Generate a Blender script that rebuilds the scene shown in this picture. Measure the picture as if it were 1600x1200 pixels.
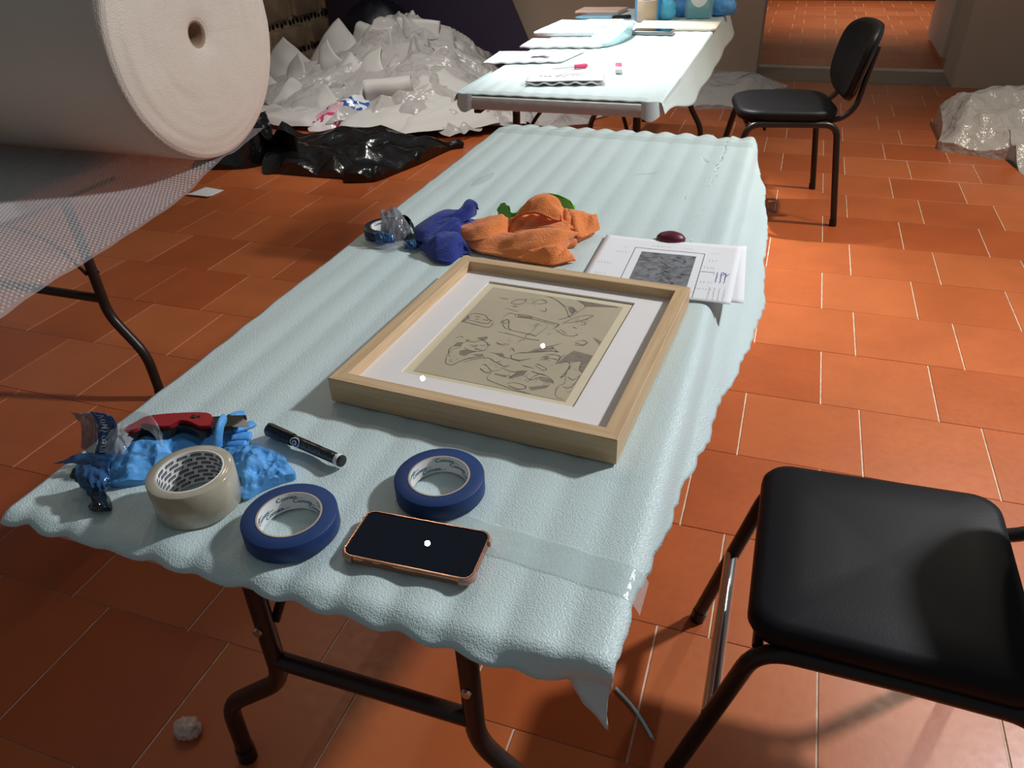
import bpy, math, random
import numpy as np
from mathutils import Vector, Matrix, noise

# ------------------------------------------------------------------ camera, world, lights, exposure
sc = bpy.context.scene
col = sc.collection
for o in list(bpy.data.objects):
    bpy.data.objects.remove(o)
CAM_H = 1.383
FOC = 1184.75
CF = Vector((-0.28926147, 0.78425392, -0.54888396))
CR = Vector((0.94495843, 0.32553598, -0.03286158))
CU = Vector((-0.15290965, 0.52817811, 0.83525237))
cd = bpy.data.cameras.new('camera')
cam = bpy.data.objects.new('camera', cd)
col.objects.link(cam)
cd.sensor_fit = 'HORIZONTAL'
cd.sensor_width = 36.0
cd.lens = 36.0 * FOC / 1600.0
cd.clip_start = 0.02
M3 = Matrix((CR, CU, -CF)).transposed()
cam.matrix_world = Matrix.Translation((0, 0, CAM_H)) @ M3.to_4x4()
sc.camera = cam

w = bpy.data.worlds.new('world')
sc.world = w
w.use_nodes = True
bg = w.node_tree.nodes['Background']
bg.inputs[0].default_value = (0.86, 0.95, 1.0, 1)
bg.inputs[1].default_value = 0.085

def spot(name, loc, target, power, color=(1, 1, 1), radius=0.05, angle=60, blend=0.6):
    l = bpy.data.lights.new(name, 'SPOT')
    l.energy = power
    l.color = color
    l.shadow_soft_size = radius
    l.spot_size = math.radians(angle)
    l.spot_blend = blend
    o = bpy.data.objects.new(name, l)
    col.objects.link(o)
    o.location = loc
    o.rotation_euler = (Vector(target) - Vector(loc)).to_track_quat('-Z', 'Y').to_euler()
    return o

def lamp(name, loc, power, color=(1, 1, 1), radius=0.016):
    l = bpy.data.lights.new(name, 'POINT')
    l.energy = power
    l.color = color
    l.shadow_soft_size = radius
    o = bpy.data.objects.new(name, l)
    col.objects.link(o)
    o.location = loc
    return o

# ceiling fixtures above the frame, placed from what the photograph shows of them:
# two mirror points in the picture glass, one in the phone, a warm sheen on the floor tiles
lamp('lamp_far_table_offscreen', (-1.44, 4.59, 3.0), 8, (1.0, 0.93, 0.84))
lamp('lamp_heap_offscreen', (-2.11, 3.94, 3.0), 8, (1.0, 0.93, 0.84))
lamp('lamp_phone_glint_offscreen', (-1.44, 2.53, 3.0), 6, (1.0, 0.86, 0.70), 0.014)
lamp('lamp_floor_sheen_offscreen', (-2.1, 2.5, 3.0), 9, (1.0, 0.70, 0.36), 0.06)
# beams of those fixtures (bright far table, bright heap front), the pool on the floor by the far chair,
# the light that throws the near chair's leg shadow, and the lit floor of the next room
spot('beam_far_table_offscreen', (-1.44, 4.62, 3.05), (-0.92, 3.72, 0.75), 430, (0.97, 0.98, 1.0), 0.045, 43, 0.8)
spot('beam_heap_offscreen', (-2.11, 3.98, 3.05), (-2.2, 4.95, 0.0), 165, (1.0, 0.95, 0.88), 0.045, 76, 1.0)
spot('beam_floor_pool_offscreen', (1.33, 3.85, 3.0), (0.95, 3.6, 0.0), 200, (1.0, 0.87, 0.68), 0.06, 100, 1.0)
spot('beam_main_table_offscreen', (2.1, 2.78, 3.0), (-0.25, 1.1, 0.7), 340, (0.95, 0.97, 1.0), 0.12, 105, 1.0)
spot('beam_next_room_offscreen', (0.6, 10.3, 2.8), (0.6, 10.6, 0.0), 190, (1.0, 0.85, 0.66), 0.06, 90, 0.9)
sc.view_settings.view_transform = 'Standard'
sc.view_settings.look = 'None'
sc.view_settings.gamma = 1.0
sc.view_settings.use_curve_mapping = False
sc.view_settings.exposure = 0.52

# ------------------------------------------------------------------ helpers
PI = math.pi
RN = random.Random(7)

def tag(o, label=None, cat=None, group=None, kind=None):
    if label: o['label'] = label
    if cat: o['category'] = cat
    if group: o['group'] = group
    if kind: o['kind'] = kind
    return o

def empty(name, loc, rz=0.0, label=None, cat=None, group=None):
    o = bpy.data.objects.new(name, None)
    o.empty_display_size = 0.05
    col.objects.link(o)
    o.location = loc
    o.rotation_euler = (0, 0, rz)
    return tag(o, label, cat, group)

class MB:
    def __init__(s):
        s.v = []; s.f = []; s.m = []; s.mi = 0
    def add(s, vs, fs):
        b = len(s.v)
        s.v += [tuple(p) for p in vs]
        s.f += [tuple(i + b for i in f) for f in fs]
        s.m += [s.mi] * len(fs)
        return s
    def box(s, c, d, mat=None, bevel=0.0):
        hx, hy, hz = d[0] / 2, d[1] / 2, d[2] / 2
        if bevel <= 0:
            vs = [Vector((x * hx, y * hy, z * hz)) for z in (-1, 1) for y in (-1, 1) for x in (-1, 1)]
            fs = [(0, 2, 3, 1), (4, 5, 7, 6), (0, 1, 5, 4), (2, 6, 7, 3), (0, 4, 6, 2), (1, 3, 7, 5)]
            if mat: vs = [mat @ q for q in vs]
            return s.add([q + Vector(c) for q in vs], fs)
        outline = rrect(d[0], d[1], max(bevel, 0.0005), 3)
        return s.slab(outline, c, d[2], bevel, mat)
    def slab(s, outline, c, h, bevel, mat=None):
        # rounded plate: outline in xy, bevelled top and bottom
        n = len(outline)
        cx = sum(p[0] for p in outline) / n; cy = sum(p[1] for p in outline) / n
        rings = []
        R = max(math.hypot(p[0] - cx, p[1] - cy) for p in outline)
        b = min(bevel, h / 2)
        for (z, ins) in ((-h / 2, b), (-h / 2 + b * .3, b * .3), (-h / 2 + b, 0), (h / 2 - b, 0), (h / 2 - b * .3, b * .3), (h / 2, b)):
            k = 1 - ins / R
            rings.append([Vector((cx + (p[0] - cx) * k, cy + (p[1] - cy) * k, z)) for p in outline])
        vs = [q for r in rings for q in r]
        fs = []
        for i in range(len(rings) - 1):
            for j in range(n):
                a = i * n + j; bb = i * n + (j + 1) % n
                fs.append((a, bb, bb + n, a + n))
        fs.append(tuple(reversed(range(n))))
        fs.append(tuple(range((len(rings) - 1) * n, len(rings) * n)))
        if mat: vs = [mat @ q for q in vs]
        return s.add([q + Vector(c) for q in vs], fs)
    def tube(s, pts, r, seg=10, cap=True, flat=1.0, rs=None):
        pts = [Vector(p) for p in pts]
        n = len(pts)
        rings = []
        up = None
        for i in range(n):
            if i == 0: d = pts[1] - pts[0]
            elif i == n - 1: d = pts[-1] - pts[-2]
            else: d = (pts[i + 1] - pts[i]).normalized() + (pts[i] - pts[i - 1]).normalized()
            d.normalize()
            if up is None:
                up = Vector((0, 0, 1)) if abs(d.z) < .9 else Vector((1, 0, 0))
            x = d.cross(up).normalized()
            y = x.cross(d).normalized()
            up = y
            rr = rs[i] if rs else r
            rings.append([pts[i] + x * (rr * math.cos(2 * PI * k / seg)) + y * (rr * flat * math.sin(2 * PI * k / seg)) for k in range(seg)])
        vs = [q for g in rings for q in g]
        fs = []
        for i in range(n - 1):
            for k in range(seg):
                a = i * seg + k; b = i * seg + (k + 1) % seg
                fs.append((a, b, b + seg, a + seg))
        if cap:
            fs.append(tuple(reversed(range(seg))))
            fs.append(tuple(range((n - 1) * seg, n * seg)))
        return s.add(vs, fs)
    def lathe(s, prof, seg=64, c=(0, 0, 0), mat=None, closed=False):
        # prof: list of (r, z); closed joins last to first
        vs = []; fs = []
        m = len(prof)
        for k in range(seg):
            a = 2 * PI * k / seg
            for r, z in prof:
                vs.append(Vector((r * math.cos(a), r * math.sin(a), z)))
        for k in range(seg):
            k2 = (k + 1) % seg
            for i in range(m if closed else m - 1):
                i2 = (i + 1) % m
                fs.append((k * m + i, k2 * m + i, k2 * m + i2, k * m + i2))
        if mat: vs = [mat @ q for q in vs]
        return s.add([q + Vector(c) for q in vs], fs)
    def grid(s, fn, nu, nv):
        vs = [fn(i / nu, j / nv) for j in range(nv + 1) for i in range(nu + 1)]
        fs = []
        for j in range(nv):
            for i in range(nu):
                a = j * (nu + 1) + i
                fs.append((a, a + 1, a + nu + 2, a + nu + 1))
        return s.add(vs, fs)
    def poly(s, pts, h, z=0.0):
        n = len(pts)
        vs = [(p[0], p[1], z) for p in pts] + [(p[0], p[1], z + h) for p in pts]
        fs = [tuple(reversed(range(n))), tuple(range(n, 2 * n))]
        for i in range(n):
            j = (i + 1) % n
            fs.append((i, j, j + n, i + n))
        return s.add(vs, fs)
    def ribbon(s, pts, wd, z=0.0):
        # flat stroke of width wd in xy
        pts = [Vector((p[0], p[1], 0)) for p in pts]
        vs = []; n = len(pts)
        for i in range(n):
            d = pts[min(i + 1, n - 1)] - pts[max(i - 1, 0)]
            if d.length < 1e-9: d = Vector((1, 0, 0))
            d.normalize(); nn = Vector((-d.y, d.x, 0)) * wd / 2
            vs += [(pts[i] + nn) + Vector((0, 0, z)), (pts[i] - nn) + Vector((0, 0, z))]
        return s.add(vs, [(2 * i, 2 * i + 1, 2 * i + 3, 2 * i + 2) for i in range(n - 1)])
    def build(s, name, mats, parent=None, smooth=True, angle=40, kind=None):
        me = bpy.data.meshes.new(name)
        me.from_pydata([tuple(p) for p in s.v], [], s.f)
        if not isinstance(mats, (list, tuple)): mats = [mats]
        for m in mats: me.materials.append(m)
        me.polygons.foreach_set('material_index', s.m)
        if smooth:
            me.polygons.foreach_set('use_smooth', [True] * len(me.polygons))
            if angle < 180:
                me.set_sharp_from_angle(angle=math.radians(angle))
        me.update()
        o = bpy.data.objects.new(name, me)
        col.objects.link(o)
        if parent: o.parent = parent
        if kind: o['kind'] = kind
        return o

def rrect(wx, wy, r, k=5):
    pts = []
    for cx, cy, a0 in ((wx / 2 - r, wy / 2 - r, 0), (-wx / 2 + r, wy / 2 - r, 90), (-wx / 2 + r, -wy / 2 + r, 180), (wx / 2 - r, -wy / 2 + r, 270)):
        for i in range(k + 1):
            a = math.radians(a0 + 90 * i / k)
            pts.append((cx + r * math.cos(a), cy + r * math.sin(a)))
    return pts

def fillet(pts, r, k=6):
    pts = [Vector(p) for p in pts]
    out = [pts[0]]
    for i in range(1, len(pts) - 1):
        a, b, c = pts[i - 1], pts[i], pts[i + 1]
        d1 = (a - b); d2 = (c - b)
        q = min(r, d1.length * .49, d2.length * .49)
        p1 = b + d1.normalized() * q; p2 = b + d2.normalized() * q
        for j in range(k + 1):
            t = j / k
            out.append(p1 * (1 - t) ** 2 + b * 2 * t * (1 - t) + p2 * t * t)
    out.append(pts[-1])
    return out

def crom(pts, n, closed=False):
    P = np.array(pts, float); m = len(P)
    out = []
    segs = m if closed else m - 1
    for i in range(n):
        u = i * segs / (n if closed else n - 1)
        k = min(int(u), segs - 1); t = u - k
        g = (lambda j: P[j % m]) if closed else (lambda j: P[min(max(j, 0), m - 1)])
        p0, p1, p2, p3 = g(k - 1), g(k), g(k + 1), g(k + 2)
        out.append(.5 * ((2 * p1) + (-p0 + p2) * t + (2 * p0 - 5 * p1 + 4 * p2 - p3) * t * t + (-p0 + 3 * p1 - 3 * p2 + p3) * t ** 3))
    return out

def sstep(a, b, x):
    t = min(max((x - a) / (b - a), 0), 1)
    return t * t * (3 - 2 * t)

def lerp_table(tab, x):
    xs = [t[0] for t in tab]
    return float(np.interp(x, xs, [t[1] for t in tab]))

def nz(x, y, z=0.0):
    return noise.noise((x, y, z))

def crumple(x, y, z=0.0):
    d1 = noise.voronoi((x, y, z))[0]
    d2 = noise.voronoi((x * 2.3 + 5, y * 2.3, z + 3))[0]
    return (d1[0] - .45) * 1.6 + (d2[0] - .45) * .6

def ridged(x, y, z=0.0, oct=3):
    a = 0; amp = 1
    for i in range(oct):
        a += amp * (1 - 2 * abs(noise.noise((x, y, z + 7.3 * i))))
        x *= 2.1; y *= 2.1; amp *= .5
    return a

class RBF:
    def __init__(s, pts, lam=1e-4):
        P = np.array(pts, float)
        s.xy = P[:, :2]; n = len(P)
        D = np.linalg.norm(s.xy[:, None] - s.xy[None], axis=2)
        sc_ = D.max(); s.k = sc_
        A = np.zeros((n + 3, n + 3))
        A[:n, :n] = -(D / sc_) ; A[:n, :n] -= lam * 50 * np.eye(n) * -1
        A[:n, n] = 1; A[:n, n + 1:] = s.xy; A[n, :n] = 1; A[n + 1:, :n] = s.xy.T
        b = np.zeros(n + 3); b[:n] = P[:, 2]
        s.w = np.linalg.lstsq(A, b, rcond=None)[0]; s.n = n
    def __call__(s, X, Y):
        D = np.hypot(s.xy[:, 0] - X, s.xy[:, 1] - Y) / s.k
        return float(-(D @ s.w[:s.n]) + s.w[s.n] + s.w[s.n + 1] * X + s.w[s.n + 2] * Y)

def lump(name, rim, inner, mats, parent=None, z0=0.0, amp=0.0, scale=10, seg=96, rings=22, seed=0.0, lam=2e-4, sharp=False, origin=None, angle=180, pair=0.0):
    """a crumpled cloth, bag or film: closed surface over a hand-placed rim and hand-placed fold heights"""
    R = crom(rim, seg, True)
    f = RBF(list(rim) + list(inner), lam)
    c = np.mean(np.array(R), axis=0)
    ox, oy = (c[0], c[1]) if origin is None else origin
    mb = MB()
    vs = []; fs = []
    def zz(x, y, t):
        z = f(x, y)
        if amp:
            e = crumple(x * scale + seed, y * scale, seed) if sharp else nz(x * scale + seed, y * scale, seed)
            z += amp * e * (0.35 + 0.65 * math.sin(PI * min(1, t * .9)))
        return z
    for i in range(1, rings + 1):
        t = (i / rings) ** .85
        for p in R:
            x = c[0] + (p[0] - c[0]) * t; y = c[1] + (p[1] - c[1]) * t
            if i == rings:
                x += .006 * scale / 20 * nz(x * 40, y * 40, seed) * pair; y += .006 * nz(y * 40, x * 40, seed + 3) * pair
            z = max(zz(x, y, t), .0015)
            vs.append((x - ox, y - oy, z0 + z))
    top = len(vs); vs.append((c[0] - ox, c[1] - oy, z0 + max(zz(c[0], c[1], 0), .002)))
    for k in range(seg): fs.append((top, k, (k + 1) % seg))
    for i in range(rings - 1):
        for k in range(seg):
            a = i * seg + k; b = i * seg + (k + 1) % seg
            fs.append((a, a + seg, b + seg, b))
    base = len(vs)
    for p in R:
        vs.append((c[0] + (p[0] - c[0]) * .985 - ox, c[1] + (p[1] - c[1]) * .985 - oy, z0))
    for k in range(seg):
        a = (rings - 1) * seg + k; b = (rings - 1) * seg + (k + 1) % seg
        fs.append((a, base + k, base + (k + 1) % seg, b))
    bc = len(vs); vs.append((c[0] - ox, c[1] - oy, z0))
    for k in range(seg): fs.append((bc, base + (k + 1) % seg, base + k))
    mb.add(vs, fs)
    o = mb.build(name, mats, parent, True, 32 if sharp else angle)
    if parent is None: o.location = (ox, oy, 0)
    return o

def text_geo(body, size, align='LEFT'):
    cu = bpy.data.curves.new('txt', 'FONT')
    cu.body = body; cu.size = size; cu.align_x = align
    cu.resolution_u = 3; cu.offset = size * .018
    ob = bpy.data.objects.new('txt', cu)
    col.objects.link(ob)
    dg = bpy.context.evaluated_depsgraph_get()
    me = ob.evaluated_get(dg).to_mesh()
    vs = [tuple(v.co) for v in me.vertices]
    fs = [tuple(p.vertices) for p in me.polygons]
    ob.evaluated_get(dg).to_mesh_clear()
    bpy.data.objects.remove(ob); bpy.data.curves.remove(cu)
    return vs, fs

# ------------------------------------------------------------------ materials
MATS = {}
def mat(name, color, rough=.5, metal=0.0, bump=None, var=None, spec=.5, trans=0.0, alpha=1.0, sheen=0.0, sss=0.0, coat=0.0, ior=1.45, objvar=0.0):
    """principled material; bump=(kind, scale, strength, distance); var=(scale, amount, colour2)"""
    if name in MATS: return MATS[name]
    m = bpy.data.materials.new(name); m.use_nodes = True
    nt = m.node_tree; N = nt.nodes; L = nt.links
    b = N['Principled BSDF']
    b.inputs['Base Color'].default_value = (*color, 1)
    b.inputs['Roughness'].default_value = rough
    b.inputs['Metallic'].default_value = metal
    b.inputs['Specular IOR Level'].default_value = spec
    b.inputs['Transmission Weight'].default_value = trans
    b.inputs['IOR'].default_value = ior
    b.inputs['Coat Weight'].default_value = coat
    b.inputs['Coat Roughness'].default_value = .08
    if sheen: b.inputs['Sheen Weight'].default_value = sheen
    if sss:
        b.inputs['Subsurface Weight'].default_value = sss
        b.inputs['Subsurface Radius'].default_value = (.02, .02, .02)
        b.inputs['Subsurface Scale'].default_value = .2
    tc = N.new('ShaderNodeTexCoord')
    if var:
        no = N.new('ShaderNodeTexNoise'); no.inputs['Scale'].default_value = var[0]; no.inputs['Detail'].default_value = 5
        L.new(tc.outputs['Object'], no.inputs['Vector'])
        mx = N.new('ShaderNodeMix'); mx.data_type = 'RGBA'
        mx.inputs[6].default_value = (*color, 1); mx.inputs[7].default_value = (*var[2], 1)
        mr = N.new('ShaderNodeMapRange'); mr.inputs[1].default_value = .35; mr.inputs[2].default_value = .7; mr.inputs[4].default_value = var[1]
        L.new(no.outputs[0], mr.inputs[0]); L.new(mr.outputs[0], mx.inputs[0])
        L.new(mx.outputs[2], b.inputs['Base Color'])
    if bump:
        kind, s_, st, dist = bump
        if kind == 'noise':
            t = N.new('ShaderNodeTexNoise'); t.inputs['Scale'].default_value = s_; t.inputs['Detail'].default_value = 4; out = t.outputs[0]
        elif kind == 'voronoi':
            t = N.new('ShaderNodeTexVoronoi'); t.inputs['Scale'].default_value = s_; t.inputs['Randomness'].default_value = .45; out = t.outputs[0]
        elif kind == 'rings':
            t = N.new('ShaderNodeTexWave'); t.wave_type = 'RINGS'; t.rings_direction = 'X'; t.inputs['Scale'].default_value = s_; t.inputs['Distortion'].default_value = 1.5; out = t.outputs[0]
        else:
            t = N.new('ShaderNodeTexWave'); t.inputs['Scale'].default_value = s_; t.inputs['Distortion'].default_value = 3; out = t.outputs[0]
        L.new(tc.outputs['Object'], t.inputs['Vector'])
        bp = N.new('ShaderNodeBump'); bp.inputs['Strength'].default_value = st; bp.inputs['Distance'].default_value = dist
        L.new(out, bp.inputs['Height']); L.new(bp.outputs[0], b.inputs['Normal'])
    if alpha < 1:
        tr = N.new('ShaderNodeBsdfTransparent'); ms = N.new('ShaderNodeMixShader')
        ms.inputs[0].default_value = alpha
        L.new(tr.outputs[0], ms.inputs[1]); L.new(b.outputs[0], ms.inputs[2])
        L.new(ms.outputs[0], N['Material Output'].inputs[0])
    MATS[name] = m
    return m

def tile_material(name, island):
    m = bpy.data.materials.new(name); m.use_nodes = True
    nt = m.node_tree; N = nt.nodes; L = nt.links; b = N['Principled BSDF']
    geo = N.new('ShaderNodeNewGeometry'); oi = N.new('ShaderNodeObjectInfo'); tc = N.new('ShaderNodeTexCoord')
    rnd = geo.outputs['Random Per Island'] if island else oi.outputs['Random']
    r = N.new('ShaderNodeValToRGB')
    e = r.color_ramp.elements
    e[0].position = 0; e[0].color = (.41, .090, .022, 1)
    e[1].position = 1; e[1].color = (.51, .140, .044, 1)
    x = e.new(.5); x.color = (.46, .112, .031, 1)
    L.new(rnd, r.inputs[0])
    no = N.new('ShaderNodeTexNoise'); no.inputs['Scale'].default_value = 5; no.inputs['Detail'].default_value = 6
    L.new(geo.outputs['Position'], no.inputs['Vector'])
    mr = N.new('ShaderNodeMapRange'); mr.inputs[1].default_value = .3; mr.inputs[2].default_value = .75; mr.inputs[3].default_value = .9; mr.inputs[4].default_value = 1.08
    L.new(no.outputs[0], mr.inputs[0])
    mx = N.new('ShaderNodeVectorMath'); mx.operation = 'SCALE'
    L.new(r.outputs[0], mx.inputs[0]); L.new(mr.outputs[0], mx.inputs['Scale'])
    L.new(mx.outputs[0], b.inputs['Base Color'])
    n2 = N.new('ShaderNodeTexNoise'); n2.inputs['Scale'].default_value = 45; n2.inputs['Detail'].default_value = 4
    L.new(geo.outputs['Position'], n2.inputs['Vector'])
    m2 = N.new('ShaderNodeMapRange'); m2.inputs[3].default_value = .26; m2.inputs[4].default_value = .46
    L.new(n2.outputs[0], m2.inputs[0]); L.new(m2.outputs[0], b.inputs['Roughness'])
    bp = N.new('ShaderNodeBump'); bp.inputs['Strength'].default_value = .12; bp.inputs['Distance'].default_value = .002
    L.new(n2.outputs[0], bp.inputs['Height']); L.new(bp.outputs[0], b.inputs['Normal'])
    return m

def foam_material(name, c1, c2):
    m = mat(name, c1, .28, bump=None, spec=.55)
    nt = m.node_tree; N = nt.nodes; L = nt.links; b = N['Principled BSDF']
    tc = N.new('ShaderNodeTexCoord')
    v = N.new('ShaderNodeTexVoronoi'); v.inputs['Scale'].default_value = 430
    n = N.new('ShaderNodeTexNoise'); n.inputs['Scale'].default_value = 700; n.inputs['Detail'].default_value = 3
    n3 = N.new('ShaderNodeTexNoise'); n3.inputs['Scale'].default_value = 3.5; n3.inputs['Detail'].default_value = 3
    for t in (v, n, n3): L.new(tc.outputs['Object'], t.inputs['Vector'])
    ad = N.new('ShaderNodeMath'); ad.operation = 'ADD'
    L.new(v.outputs[0], ad.inputs[0]); L.new(n.outputs[0], ad.inputs[1])
    bp = N.new('ShaderNodeBump'); bp.inputs['Strength'].default_value = .6; bp.inputs['Distance'].default_value = .001
    L.new(ad.outputs[0], bp.inputs['Height']); L.new(bp.outputs[0], b.inputs['Normal'])
    mx = N.new('ShaderNodeMix'); mx.data_type = 'RGBA'
    mx.inputs[6].default_value = (*c1, 1); mx.inputs[7].default_value = (*c2, 1)
    L.new(n3.outputs[0], mx.inputs[0]); L.new(mx.outputs[2], b.inputs['Base Color'])
    return m

def bubble_material(name, color, alpha, scale=105, strength=.9, rough=.16):
    m = mat(name, color, rough, bump=('voronoi', scale, strength, .006) if alpha < .7 else ('noise', 16, .7, .03), spec=.7, alpha=alpha)
    return m

def wood_material():
    m = mat('light_wood', (.62, .41, .21), .5, spec=.35)
    nt = m.node_tree; N = nt.nodes; L = nt.links; b = N['Principled BSDF']
    tc = N.new('ShaderNodeTexCoord'); mp = N.new('ShaderNodeMapping')
    mp.inputs['Scale'].default_value = (8, 130, 130)
    L.new(tc.outputs['Object'], mp.inputs[0])
    n = N.new('ShaderNodeTexNoise'); n.inputs['Scale'].default_value = 1; n.inputs['Detail'].default_value = 5
    L.new(mp.outputs[0], n.inputs['Vector'])
    r = N.new('ShaderNodeValToRGB'); e = r.color_ramp.elements
    e[0].position = .3; e[0].color = (.57, .375, .20, 1); e[1].position = .66; e[1].color = (.69, .49, .29, 1)
    L.new(n.outputs[0], r.inputs[0]); L.new(r.outputs[0], b.inputs['Base Color'])
    bp = N.new('ShaderNodeBump'); bp.inputs['Strength'].default_value = .15; bp.inputs['Distance'].default_value = .001
    L.new(n.outputs[0], bp.inputs['Height']); L.new(bp.outputs[0], b.inputs['Normal'])
    return m

m_tile = tile_material('terracotta_tile', False)
m_tile_i = tile_material('terracotta_tile_far', True)
m_grout = mat('grout', (.74, .60, .47), .8, var=(30, .7, (.45, .30, .2)))
m_wall = mat('wall_paint', (.52, .42, .32), .7, var=(2.0, .4, (.47, .375, .285)))
m_stone = mat('wall_stone', (.46, .33, .20), .85, bump=('noise', 14, .5, .02), var=(5, .8, (.25, .17, .11)))
m_mortar = mat('mortar', (.55, .44, .31), .9, bump=('noise', 30, .5, .01))
m_chip = mat('dark_chip', (.012, .008, .006), .7)
m_black_metal = mat('black_tube', (.018, .014, .013), .32, spec=.5)
m_brown_metal = mat('brown_tube', (.026, .015, .012), .34, spec=.5)
m_steel = mat('bright_steel', (.62, .62, .62), .22, metal=1.0)
m_plastic_white = mat('table_plastic', (.55, .53, .5), .5, bump=('noise', 60, .2, .002))
m_fabric = mat('black_vinyl', (.010, .010, .012), .48, bump=('noise', 220, .18, .001), spec=.22)
m_shell = mat('black_plastic', (.012, .012, .012), .3)
m_foam = foam_material('foam_blue', (.61, .74, .74), (.67, .785, .78))
m_foam_white = mat('foam_white', (.60, .59, .575), .55, bump=('noise', 200, .3, .001), sss=0.0)
m_bubble = bubble_material('bubble_wrap', (.56, .54, .53), .8)
m_bubble_clear = mat('bubble_wrap_clear', (.90, .88, .88), .1, spec=.9, alpha=.30, bump=('noise', 30, .3, .01))
m_bubble_dome = mat('bubble_dome', (.92, .90, .90), .06, spec=1.0, alpha=.34)
m_roll_side = mat('bubble_roll_side', (.66, .56, .47), .36, var=(2.5, .5, (.60, .50, .41)), spec=.5)
m_roll_face = mat('bubble_roll_face', (.66, .56, .47), .42, bump=('voronoi', 230, .4, .003), var=(2.5, .5, (.60, .50, .41)))
m_core_tube = mat('cardboard_tube', (.34, .23, .15), .8)
m_bag = mat('black_bag', (.006, .006, .007), .2, bump=('noise', 18, .35, .02), spec=.6)
m_wood = wood_material()
m_matboard = mat('mat_board', (.90, .85, .83), .75)
m_cream = mat('cream_paper', (.78, .68, .48), .8)
m_draw = mat('drawing_paper', (.56, .48, .34), .85, var=(9, .6, (.47, .395, .275)))
m_pencil = mat('pencil', (.17, .14, .10), .8)
m_pencil_soft = mat('pencil_soft', (.29, .245, .18), .85, var=(120, .7, (.20, .165, .12)))
m_glass = None
m_paper = mat('paper', (.80, .80, .82), .8)
m_print_grey = mat('print_grey', (.23, .235, .25), .7, var=(60, .9, (.10, .10, .11)))
m_ink = mat('ink', (.06, .06, .07), .7)
m_ink_soft = mat('ink_soft', (.38, .38, .40), .8)
m_ink_blue = mat('ink_blue', (.1, .09, .32), .7)
m_tape_blue = mat('tape_blue', (.012, .044, .165), .55, bump=('noise', 300, .15, .0005))
m_core_white = mat('core_paper', (.78, .77, .76), .6)
m_core_edge = mat('core_edge', (.52, .42, .33), .7)
m_teal = mat('print_teal', (.02, .16, .22), .6)
m_tape_clear = mat('tape_amber', (.66, .60, .47), .18, var=(22, .7, (.50, .42, .28)), spec=.6, coat=.3, trans=.25)
m_orange = mat('cloth_orange', (1.0, .27, .06), .95, bump=('noise', 420, .9, .004), var=(7, .35, (1.0, .34, .09)), sheen=.3)
m_orange_hem = mat('hem_orange', (.80, .13, .03), .9)
m_blue = mat('cloth_blue', (.010, .030, .27), .95, bump=('noise', 420, .9, .004), sheen=.25)
m_green = mat('cloth_green', (.22, .68, .06), .95, bump=('noise', 420, .9, .004), sheen=.3)
m_glove = mat('nitrile_blue', (.12, .42, .86), .5, bump=('noise', 110, .5, .003), var=(40, .5, (.07, .30, .72)))
m_red = mat('red_handle', (.42, .02, .03), .35, metal=.35)
m_film = mat('clear_film', (.75, .78, .82), .08, spec=.8, alpha=.22)
m_film_blue = mat('film_blue', (.035, .115, .29), .14, spec=.7, alpha=.88, bump=('noise', 60, .3, .004))
m_film_grey = mat('film_grey', (.20, .20, .22), .12, spec=.8, alpha=.6, bump=('noise', 60, .3, .004))
m_film_black = mat('film_black', (.006, .007, .01), .12, spec=.8, bump=('noise', 80, .5, .004))
m_white = mat('white_plastic', (.80, .80, .80), .4)
m_screen = mat('phone_glass', (.004, .006, .013), .0, spec=.6)
m_rose = mat('rose_gold', (.55, .27, .17), .2, metal=1.0)
m_purple = mat('purple_panel', (.045, .034, .072), .5, var=(1.2, .7, (.055, .03, .05)))
m_navy = mat('navy_bag', (.006, .008, .015), .4)
m_kraft = mat('kraft', (.55, .42, .30), .7)
m_maroon = mat('maroon', (.11, .012, .025), .4)
m_pink = mat('pink_rubber', (.75, .05, .16), .5)
m_sanit = mat('aqua_gel', (.03, .50, .62), .1, trans=.35, spec=.6)
m_door = mat('door_white', (.66, .58, .50), .5)
m_sill = mat('sill_stone', (.30, .225, .16), .55, var=(3, .6, (.25, .18, .13)))
m_cable = mat('cable_blue', (.50, .85, 1.0), .5)
m_cardboard = mat('brown_mat', (.40, .30, .2), .8)
m_printbag = None

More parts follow.
